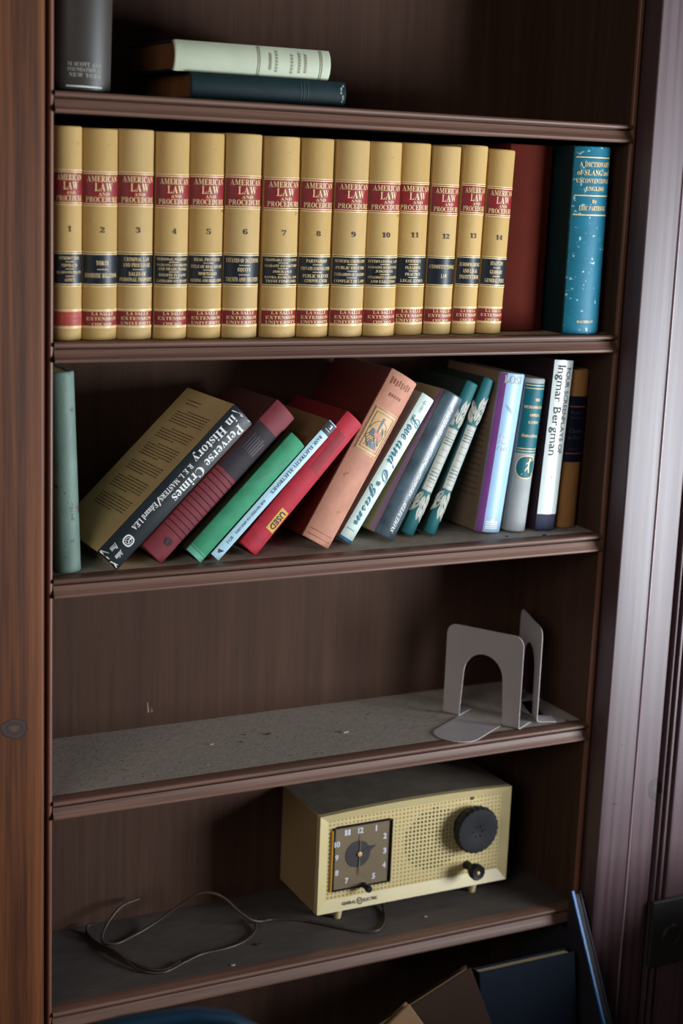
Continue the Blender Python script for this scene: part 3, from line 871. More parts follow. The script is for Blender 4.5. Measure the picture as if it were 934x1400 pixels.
# two teal books with leaf ornament
M['teal'] = cloth('teal_cloth', (26, 98, 102), 0.5, 0.12)
M['teal_cv'] = cloth('dark_teal_cover', (40, 52, 48), 0.6, 0.1)
M['leaf'] = plain('silver_grey_leaf', (176, 176, 164), 0.5, 0.08, 90)
M['leaf_vein'] = plain('leaf_line', (96, 108, 104), 0.5)
def leaf(m, bk, a, z, ang, ln, wd, veins):
    """pointed leaf from its base at (a, z); angle from straight up; lengths in metres"""
    pts = []
    n = 6
    for sd in (1, -1):
        r = range(n + 1) if sd == 1 else range(n - 1, 0, -1)
        for k in r:
            t = k / n
            ww = wd / 2 * math.sin(math.pi * t ** 0.8) * sd
            u, v = ww * math.cos(ang) + ln * t * math.sin(ang), -ww * math.sin(ang) + ln * t * math.cos(ang)
            pts.append((a + u / bk.L, z + v / bk.H))
    bk.poly(m, pts, 0.0004 + 0.00006 * random.random())
    stroke(bk, veins, [(a, z), (a + ln * 0.85 * math.sin(ang) / bk.L, z + ln * 0.85 * math.cos(ang) / bk.H)], 0.0004, 0.0006)
for n_, (px, py, lean, T, lab) in enumerate(((0.5046, 0.062, 24.0, 0.0188, 'teal book with silver leaf ornament touching the slate jacket'), (0.5349, 0.058, 21.6, 0.0175, 'teal book with silver leaf ornament leaning towards the lilac book'))):
    bk = Book('leaf_ornament_book', lab, 'pair of teal leaf books', (px, py, ZC), lean, T, 0.2155 + 0.002 * n_, 0.140, 0.003, 'teal_cv', 'teal')
    pn = bk.band(0.285, 0.70, 'leaf', 'grey_panel', -0.40, 0.40)
    bk.lines((0.287, 0.698), 'leaf_vein', 'panel_rule', -0.42, 0.42, 0.0012, 0.0005, pn)
    m = MB()
    for q, (z, hw) in enumerate(((0.665, 0.30), (0.648, 0.22), (0.628, 0.32), (0.611, 0.26), (0.592, 0.30), (0.555, 0.2), (0.515, 0.28), (0.47, 0.22), (0.43, 0.30), (0.405, 0.26), (0.385, 0.3), (0.362, 0.24), (0.345, 0.3), (0.315, 0.2))):
        bk.strip(m, -hw * bk.L, hw * bk.L, z * bk.H, z * bk.H + (0.0016 if q in (2, 3, 4, 9, 10, 11) else 0.0007), 0.0006)
    m.build('small_print', 'leaf_vein', pn)
    for sgn, zb in ((1, 0.705), (-1, 0.280)):
        m, vv = MB(), MB()
        for (a, dz, ang) in ((-0.22, 0.0, -0.35), (0.20, 0.0, 0.35), (-0.02, 0.02, 0.0), (-0.16, 0.055, -0.45), (0.18, 0.05, 0.42), (0.0, 0.085, 0.05), (0.14, 0.10, 0.35)):
            aa = ang if sgn > 0 else math.pi - ang
            leaf(m, bk, a, zb + sgn * dz, aa, 0.021, 0.0068, vv)
        lf = m.build('leaf_ornament', 'leaf', bk.root)
        vv.build('leaf_vein', 'leaf_vein', lf)

# lilac and pale blue book
M['sky'] = plain('pale_blue_jacket', (160, 194, 226), 0.36, 0.05, 20, spec=0.4)
M['violet'] = plain('violet_jacket_edge', (122, 66, 132), 0.35, 0.1)
M['taupe'] = plain('taupe_back_cover', (150, 124, 104), 0.5, 0.07, 14)
bk = Book('lilac_jacket_book', 'glossy pale blue book with a violet strip and taupe back cover', g3, (0.6298, 0.046, ZC), 6.8, 0.0375, 0.213, 0.140, 0.006, 'taupe', 'sky')
bk.band(0.003, 0.997, 'violet', 'violet_strip', -0.5, -0.27, 0.0002)
bk.text([('LOSI', -0.36, 0.36, 0.935, 0.985)], 'leaf', style='serif', off=0.0005)
m = MB()
for q in range(3):
    bk.poly(m, [(-0.16 + 0.03 * q, 0.800 - 0.012 * q), (0.06 + 0.03 * q, 0.775 - 0.012 * q), (0.065 + 0.03 * q, 0.778 - 0.012 * q), (-0.155 + 0.03 * q, 0.803 - 0.012 * q)])
m.build('slanted_mark', 'navy_ink', bk.root)
bk.text([('Rosen', -0.22, 0.20, 0.590, 0.618), ('Cros', -0.22, 0.12, 0.553, 0.582), ('Child', -0.22, 0.20, 0.515, 0.545)], 'white_ink', style='italic', name='author_lettering')
m = MB()
bk.poly(m, [(-0.06, 0.075), (0.12, 0.075), (0.03, 0.098)])
for z in (0.064, 0.05, 0.036, 0.024):
    bk.strip(m, -0.22 * bk.L, 0.28 * bk.L, z * bk.H, (z + 0.008) * bk.H, 0.0004)
m.build('publisher_mark', 'white_ink', bk.root)
m = MB()
for k in range(16):
    z = 0.78 - 0.038 * k
    bk.side(m, [(0.14, z), (0.14, z + 0.010), (0.45 + 0.2 * random.random(), z + 0.010), (0.45, z)])
m.build('back_cover_print', plain('taupe_print', (122, 98, 80), 0.5), bk.root)

# teal and grey guide
M['opteal'] = cloth('peacock_cloth', (16, 96, 108), 0.4, 0.12)
M['opgrey'] = cloth('grey_cloth', (160, 164, 164), 0.55, 0.08)
bk = Book('two_tone_book', 'grey book with a peacock teal upper spine and round emblem', g3, (0.6687, 0.043, ZC), 5.0, 0.0310, 0.206, 0.135, 0.007, 'opgrey', 'opgrey')
up = bk.band(0.515, 0.968, 'opteal', 'title_panel')
bk.lines((0.955, 0.935, 0.545, 0.528), 'law_gold', 'gold_rule', -0.45, 0.45, 0.0008, parent=up)
bk.text([('THE', -0.02, 0.22, 0.855, 0.872), ('METROPOLITAN', -0.42, 0.46, 0.806, 0.824), ('OPERA', -0.16, 0.30, 0.755, 0.773), ('GUIDE', -0.18, 0.28, 0.708, 0.726)], 'law_gold', up)
bk.text([('Modern Library', -0.40, 0.40, 0.615, 0.640)], 'law_gold', up, style='italic', name='series_lettering')
m = MB()
bk.disc(m, 0.0, 0.425, 0.42, 0.073)
e = m.build('round_emblem', 'opteal', bk.root)
m = MB()
ring(bk, m, 0.0, 0.425, 0.44, 0.076, 0.03, 0.005, 0.0005, 26)
stroke(bk, m, [(-0.18, 0.378), (0.30, 0.385)], 0.0007, 0.0006)
stroke(bk, m, [(0.10, 0.47), (0.07, 0.43), (0.12, 0.39)], 0.0016, 0.0006)
stroke(bk, m, [(0.07, 0.43), (-0.06, 0.40)], 0.0012, 0.0006); stroke(bk, m, [(0.10, 0.462), (0.28, 0.475)], 0.001, 0.0006); stroke(bk, m, [(0.10, 0.462), (-0.04, 0.445)], 0.0009, 0.0006)
bk.poly(m, oval(0.12, 0.478, 0.04, 0.007, 8), 0.0006)
m.build('emblem_figure', 'law_gold', e)

# white jacket screenplay book
M['white_jk'] = plain('white_glossy_jacket', (214, 222, 218), 0.25, 0.04, 16, spec=0.7)
M['navy'] = cloth('navy_cloth', (26, 30, 58), 0.45, 0.1)
M['plum'] = plain('dark_plum_cover', (52, 34, 44), 0.5, 0.1)
bk = Book('white_jacket_book', 'tall white book with big black name and dark navy base', g3, (0.7101, 0.040, ZC), 3.4, 0.0305, 0.2305, 0.145, 0.0016, 'plum', 'navy')
jk = bk.band(0.098, 0.998, 'white_jk', 'jacket', -0.48, 0.5, 0.0004)
bk.text([('Ingmar Bergman', -0.40, 0.10, 0.445, 0.968)], 'print', jk, style='sans', rot=1, off=0.0007)
bk.text([('FOUR SCREENPLAYS OF', 0.18, 0.40, 0.455, 0.955)], 'print', jk, style='sans', rot=1, off=0.0007, name='title_lettering')
bk.text([('SIMON AND SCHUSTER', 0.0, 0.06, 0.16, 0.33)], 'lab_ink', jk, style='sans', rot=1, off=0.0007, name='publisher_lettering')

# tan book with navy title block
M['camel'] = cloth('camel_cloth', (204, 148, 90), 0.55, 0.1, 30)
M['copper'] = plain('copper_foil', (190, 128, 92), 0.4, 0.08, metal=0.3)
bk = Book('navy_label_book', 'short camel cloth book with navy title block and copper rules', g3, (0.7520, 0.046, ZC), 1.8, 0.0295, 0.2160, 0.140, 0.006, 'camel', 'camel')
tb = bk.band(0.42, 0.835, 'navy', 'title_block')
bk.lines((0.770, 0.475), 'copper', 'copper_rule', -0.45, 0.45, 0.0016, parent=tb)
bk.text([('Ernest', -0.34, 0.18, 0.725, 0.742), ('Hemingway', -0.34, 0.34, 0.69, 0.707), ('Classics', -0.36, 0.30, 0.605, 0.632), ('in Form', -0.36, 0.30, 0.562, 0.589), ('PRESS', -0.30, 0.10, 0.497, 0.507)], 'lab_ink', tb, style='sans')

# --- top shelf
ZA = ZS['A'] + 0.0003
M['graphite'] = plain('graphite_jacket', (60, 55, 51), 0.45, 0.1, 14, spec=0.5)
bk = Book('graphite_book', 'large dark grey book standing upright on the top shelf', None, (0.0060, 0.007, ZA), 0.9, 0.0625, 0.262, 0.160, 0.013, 'graphite', 'graphite', pivot='L')
bk.root.location = (0.0690, 0.007, ZA)
for ch in bk.root.children:
    for v in ch.data.vertices: v.co.x -= 0.0625
bk.x0 = -0.0625
bk.text([('M SCOTT AND', -0.30, 0.24, 0.098, 0.114), ('FOUNDATION AC', -0.30, 0.25, 0.077, 0.093), ('NEW YORK', -0.28, 0.25, 0.055, 0.071)], 'leaf', style='serif')
bk.lines((0.018,), 'white_ink', 'tail_line', -0.32, 0.27, 0.0016)
M['celadon'] = plain('celadon_cloth', (192, 200, 174), 0.6, 0.08, 18, (1, 1, 1), 0.2, 900)
M['celadon_ink'] = plain('brown_gilt_ink', (142, 138, 112), 0.55)
M['bottle'] = cloth('bottle_green_cloth', (24, 44, 48), 0.55, 0.15, fleck=(130, 150, 146), fleck_t=0.74)
low = Book('flat_book', 'dark bottle green book lying flat under the pale one', None, (0.163, 0.018, ZA), 90, 0.0290, 0.195, 0.150, 0.004, 'bottle', 'bottle', 'brown_pages', yaw=0)
low.lines((0.70, 0.72, 0.745), plain('dull_green_tooling', (52, 78, 80), 0.5), 'tooled_line', -0.45, 0.45, 0.0009)
m = MB()
for k in range(7):
    low.poly(m, oval(-0.35 + 0.1 * k + random.uniform(-.03, .03), 0.975 + random.uniform(-.015, .012), 0.05, 0.006, 7))
m.build('worn_edge', plain('rubbed_cloth', (140, 160, 156), 0.6), low.root)
up = Book('flat_book', 'pale celadon book lying flat on top of the dark green one', None, (0.1445, 0.022, ZA + 0.0296), 90, 0.0335, 0.194, 0.150, 0.006, 'bottle', 'celadon', 'brown_pages', yaw=0)
up.lines((0.522, 0.534, 0.928, 0.940), 'celadon_ink', 'tooled_line', -0.47, 0.47, 0.0009)
m = MB()
for z, hw in ((0.60, 0.26), (0.64, 0.34), (0.74, 0.36), (0.79, 0.32), (0.83, 0.30)):
    for q in range(7):
        if random.random() < 0.85:
            a = -hw + 2 * hw * q / 7
            stroke(up, m, [(a, z - 0.008), (a + 0.02, z + 0.010), (a + 0.05, z - 0.006), (a + 0.07, z + 0.008)], 0.0008)
m.build('faded_title', 'celadon_ink', up.root)

# ------------------------------------------------------------------ bookends
M['steel'] = plain('grey_painted_steel', (196, 188, 188), 0.42, 0.05, 30, metal=0.0, spec=0.5)
def bookend(label, loc, yaw, w_, h_, base, tongue):
    """local: plate stands in the y-z plane at x = 0, width along y from 0 (front) to w_"""
    r = empty('bookend', loc, (0, 0, yaw))
    tag(r, label, 'bookend', 'grey metal bookends')
    th = 0.0011
    rc = 0.014
    out = [(0, 0.004)]
    out += [(0, h_ - rc)] + [(rc - rc * math.cos(t), h_ - rc + rc * math.sin(t)) for t in [math.pi / 2 * k / 6 for k in range(1, 7)]]
    out += [(w_ - rc + rc * math.sin(t), h_ - rc + rc * math.cos(t)) for t in [math.pi / 2 * k / 6 for k in range(0, 7)]] + [(w_, 0.004)]
    aw, ah = w_ * 0.255, h_ * 0.72
    c = w_ / 2
    inn = [(c + aw * 1.12, 0.004), (c + aw, ah - aw)] + [(c + aw * math.cos(t), ah - aw + aw * 1.05 * math.sin(t)) for t in [math.pi * k / 12 for k in range(1, 12)]] + [(c - aw, ah - aw), (c - aw * 1.12, 0.004)]
    bm = bmesh.new()
    loop = [bm.verts.new((0, y, z)) for y, z in out + inn]
    es = [bm.edges.new((loop[i], loop[(i + 1) % len(loop)])) for i in range(len(loop))]
    bmesh.ops.triangle_fill(bm, edges=es, use_beauty=True)
    g = bmesh.ops.extrude_face_region(bm, geom=list(bm.faces))
    for v in [e for e in g['geom'] if isinstance(e, bmesh.types.BMVert)]:
        v.co.x += th
    bm.verts.index_update()
    m = MB().add([v.co[:] for v in bm.verts], [[v.index for v in f.verts] for f in bm.faces])
    bm.free()
    m.build('upright_plate', 'steel', r)
    # base folded to +x, with the quarter bend at the foot of each leg
    m = MB()
    bend = [(0.004 - 0.004 * math.cos(t), 0.004 - 0.004 * math.sin(t)) for t in [math.pi / 2 * k / 5 for k in range(6)]]
    bi = [(0.004 - (0.004 - th) * math.cos(t), 0.004 - (0.004 - th) * math.sin(t)) for t in [math.pi / 2 * k / 5 for k in range(6)]]
    prof = bend + [(base, 0.0), (base, th)] + bi[::-1]
    for (y0, y1) in ((0, c - aw * 1.12), (c + aw * 1.12, w_)):
        MB().prism([(p[0], p[1]) for p in prof], y0, y1, 1).build('folded_foot', 'steel', r, True)
    # tongue cut from the arch, lying flat on the other side
    tw = aw * 1.08
    pts = [(0.0, c - tw), (0.0, c + tw)] + [(-(tongue - tw * 0.9) - tw * 0.9 * math.sin(t), c + tw * math.cos(t)) for t in [math.pi * k / 12 for k in range(13)]]
    pts = [(x_ , y_) for x_, y_ in pts]
    MB().prism(pts, 0.0002, th, 2).build('tongue', 'steel', r)
    return r
bookend('grey metal bookend with arched cut-out and rounded tongue on the dusty shelf', (0.6545, 0.0125, ZS['D'] + 0.0003), math.atan2(0.061, 0.1003), 0.116, 0.130, 0.040, 0.098)
bookend('grey metal bookend standing between the other bookend and the side panel', (0.6925, 0.0255, ZS['D'] + 0.0018), math.radians(-19), 0.116, 0.132, 0.028, 0.012)

# ------------------------------------------------------------------ clock radio
M['cream'] = plain('cream_plastic', (206, 188, 138), 0.38, 0.05, 14, spec=0.5)
M['cream_hole'] = plain('mustard_hole', (176, 142, 78), 0.6, 0.1)
M['case'] = plain('shaded_cream_case', (158, 132, 92), 0.5, 0.08, 12)  # same cream plastic, darkened for the shade on its sides
M['black_pl'] = plain('black_ribbed_plastic', (30, 28, 32), 0.55, 0.1, 60, spec=0.25)
M['hole'] = plain('dark_speaker_cloth', (28, 22, 14), 0.9)
M['dial'] = plain('brown_smoked_dial', (132, 116, 92), 0.35, 0.12, 18, spec=0.4)
M['amber'] = plain('amber_acrylic', (190, 140, 44), 0.3, 0.05)
RX, RY, RZ = 0.3895, 0.073, ZS['E']
rw, rh, rdp, ft = 0.3015, 0.1445, 0.122, 0.020
ra = empty('clock_radio', (RX, RY, RZ))
tag(ra, 'cream plastic clock radio with square clock face and black tuning knob', 'radio')
def topz(u):   # bowed top edge
    return ft + rh - 0.0045 * (2 * u - 1) ** 2 + 0.0005
n = 16
# case shell behind the front frame: outline in x-z, extruded in y with a slight taper to the back
m = MB()
out = [(0, ft)] + [(rw * k / n, topz(k / n)) for k in range(n + 1)] + [(rw, ft)]
bk_ = [(rw / 2 + (x_ - rw / 2) * 0.985, ft + (z_ - ft) * 0.985 + 0.001) for x_, z_ in out]
q = len(out)
m.add([(x_, 0.0098, z_) for x_, z_ in out] + [(x_, rdp, z_) for x_, z_ in bk_], [tuple(range(q)), tuple(range(q, 2 * q))] + [(k, (k + 1) % q, q + (k + 1) % q, q + k) for k in range(q)])
m.build('case', 'case', ra, True, angle=25)
# dust lying on the top
m = MB()
m.add([(rw * k / n * 0.98 + rw * 0.01, y_, (topz(k / n) if y_ < 0.05 else topz(k / n) * 0.985 + ft * 0.015 + 0.001) + 0.0004) for y_ in (0.008, 0.118) for k in range(n + 1)],
      [(k, k + 1, n + 2 + k, n + 1 + k) for k in range(n)])
m.build('dust_film', plain('grey_dust', (112, 104, 94), 0.9, 0.2, 40, spec=0.1), ra, True)
# front frame: sloping mitred bezel
ix0, ix1, iz0, iz1 = 0.0145, 0.2885, ft + 0.0165, ft + 0.1325
dy = 0.0055
def frame_side(name, o, i):
    """quad strip from the outer rim (y 0) to the inner edge (y dy), with the outer skirt"""
    k = len(o)
    vs = [(a, 0.0, b) for a, b in o] + [(a, dy, b) for a, b in i] + [(a, 0.0100, b) for a, b in o]
    fs = [(j, j + 1, k + j + 1, k + j) for j in range(k - 1)] + [(j, j + 1, 2 * k + j + 1, 2 * k + j) for j in range(k - 1)]
    return MB().add(vs, fs).build(name, 'cream', ra, True, angle=25)
frame_side('bezel', [(rw * k / n, topz(k / n)) for k in range(n + 1)], [(ix0 + (ix1 - ix0) * k / n, iz1 - 0.003 * (2 * k / n - 1) ** 2) for k in range(n + 1)])
frame_side('bezel', [(0, ft), (rw, ft)], [(ix0, iz0), (ix1, iz0)])
frame_side('bezel', [(0, ft), (0, topz(0))], [(ix0, iz0), (ix0, iz1 - 0.003)])
frame_side('bezel', [(rw, ft), (rw, topz(1))], [(ix1, iz0), (ix1, iz1 - 0.003)])
# pierced grille: one plate with real square holes; blind ones away from the speaker
NC, NR = 46, 20
cw, chh = (ix1 - ix0) / NC, (iz1 - iz0) / NR
CK = (0.0235, 0.1115, ft + 0.0295, ft + 0.1185)        # clock opening x0 x1 z0 z1
spc = (0.1830, ft + 0.0790)
gr, blind, deep = MB(), MB(), MB()
hs = 0.26
for i in range(NC):
    for j in range(NR):
        x0, z0 = ix0 + i * cw, iz0 + j * chh
        x1, z1 = x0 + cw, z0 + chh
        xm, zm = (x0 + x1) / 2, (z0 + z1) / 2
        if CK[0] < xm < CK[1] and CK[2] < zm < CK[3]:
            continue
        sp_ = ((xm - spc[0]) / 0.050) ** 2 + ((zm - spc[1]) / 0.045) ** 2 < 1
        hx, hz = (cw * 0.29, chh * 0.29) if sp_ else (cw * 0.25, chh * 0.25)
        yb = dy + (0.0035 if sp_ else 0.0005)
        o = [(x0, z0), (x1, z0), (x1, z1), (x0, z1)]
        h = [(xm - hx, zm - hz), (xm + hx, zm - hz), (xm + hx, zm + hz), (xm - hx, zm + hz)]
        gr.add([(a, dy, b) for a, b in o] + [(a, dy, b) for a, b in h] + [(a, yb, b) for a, b in h],
               [(k, (k + 1) % 4, 4 + (k + 1) % 4, 4 + k) for k in range(4)] + [(4 + k, 4 + (k + 1) % 4, 8 + (k + 1) % 4, 8 + k) for k in range(4)])
        (deep if sp_ else blind).add([(a, yb, b) for a, b in h], [(0, 1, 2, 3)])
grille = gr.build('grille', 'cream', ra)
grille['kind'] = 'stuff'
blind.build('blind_holes', 'cream_hole', grille)['kind'] = 'stuff'
deep.build('speaker_holes', 'hole', grille)['kind'] = 'stuff'
# clock
cx0, cx1, cz0, cz1 = CK
cl = MB().box((cx0, 0.0055, cz0), (cx1, 0.0090, cz1)).build('clock_face', 'dial', ra)
m = MB()
for a, b in (((cx0 - 0.0012, 0.0022, cz0 - 0.0012), (cx1 + 0.0012, 0.0075, cz0)), ((cx0 - 0.0012, 0.0022, cz1), (cx1 + 0.0012, 0.0075, cz1 + 0.0012)),
             ((cx0 - 0.0012, 0.0022, cz0), (cx0, 0.0075, cz1)), ((cx1, 0.0022, cz0), (cx1 + 0.0012, 0.0075, cz1))):
    m.box(a, b)
m.build('clock_rim', 'black_pl', cl)
MB().box((cx0 - 0.0032, 0.0025, cz0 - 0.001), (cx0 - 0.0013, 0.0072, cz1 - 0.002)).build('amber_edge', 'amber', cl)
ccx, ccz = 0.0635, ft + 0.0765
def flat_text(m, txt, x0, x1, z0, z1, y, style='bold'):
    vs, fs = glyphs(txt, style)
    m.add([(x0 + (x1 - x0) * u, y, z0 + (z1 - z0) * v) for u, v in vs], fs)
num = {'12': (0.0645, 0.1100), '1': (0.0885, 0.1095), '2': (0.1025, 0.0960), '3': (0.1030, 0.0745), '4': (0.1030, 0.0535), '5': (0.0875, 0.0400), '7': (0.0460, 0.0400),
       '8': (0.0303, 0.0540), '9': (0.0295, 0.0760), '10': (0.0295, 0.0950), '11': (0.0445, 0.1100)}
m = MB()
for t_, (nx, nz) in num.items():
    hw = 0.0042 if len(t_) == 2 else (0.0012 if t_ == '1' else 0.0026)
    flat_text(m, t_, nx - hw, nx + hw, ft + nz - 0.0042, ft + nz + 0.0042, 0.0052)
m.build('numerals', plain('white_numerals', (226, 224, 240), 0.5), cl)
M['dial_blue'] = plain('dark_blue_disc', (72, 68, 72), 0.4, 0.1)
MB().lathe([(0.0190, 0.0054), (0.0190, 0.0048), (0.001, 0.0047)], (ccx - 0.002, 0, ccz), 'Y', 30).build('alarm_disc', 'dial_blue', cl)
def hand(ang, ln, wd, y, mat, name, tail=0.0):
    dx, dz = math.sin(ang), math.cos(ang)
    px_, pz_ = dz, -dx
    m = MB().prism([(ccx - dx * tail + px_ * wd * 0.4, ccz - dz * tail + pz_ * wd * 0.4), (ccx + dx * ln * 0.6 + px_ * wd, ccz + dz * ln * 0.6 + pz_ * wd), (ccx + dx * ln, ccz + dz * ln),
                    (ccx + dx * ln * 0.6 - px_ * wd, ccz + dz * ln * 0.6 - pz_ * wd), (ccx - dx * tail - px_ * wd * 0.4, ccz - dz * tail - pz_ * wd * 0.4)], y, y + 0.0004, 1)
    return m.build(name, mat, cl)
hand(math.radians(70), 0.027, 0.0034, 0.0040, 'dial_blue', 'hour_hand')
hand(math.radians(2), 0.033, 0.0006, 0.0032, 'dial', 'minute_hand', 0.03)
hand(math.radians(178), 0.033, 0.0005, 0.0036, 'dial', 'second_hand')
MB().lathe([(0.0034, 0.0040), (0.0034, 0.0026), (0.0016, 0.0022)], (ccx, 0, ccz), 'Y', 18).build('hub', 'gold', cl, True)
g_, gt, gb = new_mat('clock_glass')
for nn in list(gt.nodes):
    if nn.type == 'BSDF_PRINCIPLED': gt.nodes.remove(nn)
tr = node(gt, 'ShaderNodeBsdfTransparent'); gl = node(gt, 'ShaderNodeBsdfGlossy'); mxs = node(gt, 'ShaderNodeMixShader')
gl.inputs['Roughness'].default_value = 0.12
mxs.inputs[0].default_value = 0.05
gt.links.new(tr.outputs[0], mxs.inputs[1]); gt.links.new(gl.outputs[0], mxs.inputs[2])
gt.links.new(mxs.outputs[0], [nn for nn in gt.nodes if nn.type == 'OUTPUT_MATERIAL'][0].inputs[0])
MB().box((cx0, 0.0016, cz0), (cx1, 0.0022, cz1)).build('clock_glass', g_, cl)
kn = MB().lathe([(0.0040, 0.003), (0.0034, -0.004), (0.0048, -0.008), (0.0048, -0.013), (0.0036, -0.0145)], (0.0715, 0, cz0 + 0.001), 'Y', 16).build('alarm_knob', 'black_pl', ra, True)
# big tuning knob
kx, kz = 0.2395, ft + 0.0890
tk = MB().lathe([(0.028, dy), (0.028, -0.004)], (kx, 0, kz), 'Y', 40).build('knob_shaft', 'black_pl', ra, True)
kb = MB().lathe([(0.0330, -0.004), (0.0335, -0.006), (0.0335, -0.014), (0.0315, -0.0165), (0.012, -0.0170), (0.004, -0.0155), (0.001, -0.0155)], (kx, 0, kz), 'Y', 96, 0.022, 24).build('tuning_knob', 'black_pl', ra, True)
m = MB()
for k in range(6):
    t = k * math.pi / 3
    m.box((kx + 0.008 * math.cos(t) - 0.001, -0.0176, kz + 0.008 * math.sin(t) - 0.001), (kx + 0.008 * math.cos(t) + 0.001, -0.0168, kz + 0.008 * math.sin(t) + 0.001))
m.build('raised_mark', 'black_pl', kb)
MB().add([(kx - 0.003, dy - 0.0004, kz + 0.0385), (kx + 0.003, dy - 0.0004, kz + 0.0385), (kx + 0.003, dy - 0.0004, kz + 0.0435), (kx - 0.003, dy - 0.0004, kz + 0.0435)], [(0, 1, 2, 3)]).build('pointer_mark', plain('brown_pointer', (64, 40, 22), 0.6), ra)
# small volume knob with pale ring on its cap
vx, vz = 0.2370, ft + 0.0310
vk = MB().lathe([(0.0062, dy), (0.0058, -0.010), (0.0100, -0.014), (0.0114, -0.018), (0.0114, -0.025), (0.0098, -0.027), (0.0086, -0.0262), (0.0030, -0.0255)], (vx, 0, vz), 'Y', 32).build('volume_knob', 'black_pl', ra, True)
MB().lathe([(0.0028, -0.0255), (0.0022, -0.027), (0.0008, -0.0274)], (vx, 0, vz), 'Y', 14).build('knob_pin', 'gold', vk, True)
# maker's name and round monogram on the lower bezel
yz = lambda z_: dy * (z_ - ft) / (iz0 - ft) - 0.0005
m = MB()
for t_, a, b in (('GENERAL', 0.0385, 0.0600), ('ELECTRIC', 0.0715, 0.0935)):
    vs_, fs_ = glyphs(t_, 'bold')
    m.add([(a + (b - a) * u, yz(ft + 0.0065 + 0.0042 * v), ft + 0.0065 + 0.0042 * v) for u, v in vs_], fs_)
m.build('maker_lettering', 'print', ra)
m = MB()
def bez_ring(m, r0, r1, nn=20):
    m.add([(0.0658 + r * math.cos(2 * math.pi * k / nn), yz(ft + 0.0086 + r * math.sin(2 * math.pi * k / nn)), ft + 0.0086 + r * math.sin(2 * math.pi * k / nn)) for r in (r0, r1) for k in range(nn)],
          [(k, (k + 1) % nn, nn + (k + 1) % nn, nn + k) for k in range(nn)])
bez_ring(m, 0.0033, 0.0045)
vs_, fs_ = glyphs('GE', 'script')
m.add([(0.0658 - 0.0024 + 0.0048 * u, yz(ft + 0.0066 + 0.0042 * v), ft + 0.0066 + 0.0042 * v) for u, v in vs_], fs_)
m.build('round_monogram', 'print', ra)
for (fx, fy) in ((0.042, 0.020), (0.258, 0.020), (0.042, 0.105), (0.258, 0.105)):
    MB().lathe([(0.0080, ft + 0.0005), (0.0062, ft - 0.008), (0.0045, 0.0004), (0.001, 0.0002)], (fx, fy, 0), 'Z', 16).build('foot', 'cream', ra, True)

# ------------------------------------------------------------------ power cord
M['cord'] = plain('brown_rubber_cord', (66, 52, 46), 0.42, 0.08, 60)
def smooth_path(P, k=6):
    P = [Vector(p) for p in P]
    out = []
    for i in range(len(P) - 1):
        a, b, c, d = P[max(i - 1, 0)], P[i], P[i + 1], P[min(i + 2, len(P) - 1)]
        for j in range(k):
            t = j / k
            out.append(0.5 * ((2 * b) + (c - a) * t + (2 * a - 5 * b + 4 * c - d) * t * t + (3 * b - a - 3 * c + d) * t ** 3))
    return out + [P[-1]]
ZE = ZS['E']
co = empty('power_cord', (0.156, 0.038, ZE))
tag(co, 'brown power cord looped loosely on the shelf beside the clock radio', 'cord')
def cord(pts, name):
    P = [(x_ - 0.156, y_ - 0.038, z_ + 0.0022) for x_, y_, z_ in pts]
    Q = smooth_path(P)
    for q_ in Q: q_.z = max(q_.z, 0.0022)
    MB().tube(Q, 0.0019, 8).build(name, 'cord', co, True, angle=80)
cord([(0.520, 0.150, 0.012), (0.512, 0.118, 0.006), (0.498, 0.082, 0.0), (0.481, 0.050, 0.0), (0.460, 0.034, 0), (0.436, 0.044, 0), (0.408, 0.074, 0), (0.379, 0.103, 0), (0.345, 0.118, 0.0), (0.325, 0.112, 0.004),
      (0.309, 0.112, 0.010), (0.294, 0.122, 0.022), (0.280, 0.135, 0.036), (0.262, 0.142, 0.044), (0.244, 0.150, 0.040), (0.222, 0.160, 0.022), (0.190, 0.158, 0.006), (0.160, 0.148, 0.0), (0.130, 0.134, 0.0), (0.112, 0.140, 0.003),
      (0.116, 0.152, 0.010), (0.130, 0.165, 0.020), (0.150, 0.176, 0.030), (0.178, 0.188, 0.030)], 'cord_run')
cord([(0.118, 0.186, 0.006), (0.106, 0.186, 0.005), (0.103, 0.174, 0.0), (0.105, 0.147, 0.0), (0.117, 0.100, 0.005), (0.130, 0.056, 0.0), (0.156, 0.038, 0.0), (0.190, 0.052, 0.0), (0.220, 0.064, 0.0), (0.255, 0.066, 0.0),
      (0.284, 0.075, 0.0), (0.309, 0.096, 0.0), (0.322, 0.125, 0.004)], 'cord_loop')
cord([(0.103, 0.182, 0.0), (0.104, 0.150, 0.0), (0.118, 0.108, 0.0), (0.136, 0.062, 0.0), (0.160, 0.044, 0.0), (0.186, 0.056, 0.0)], 'cord_end')

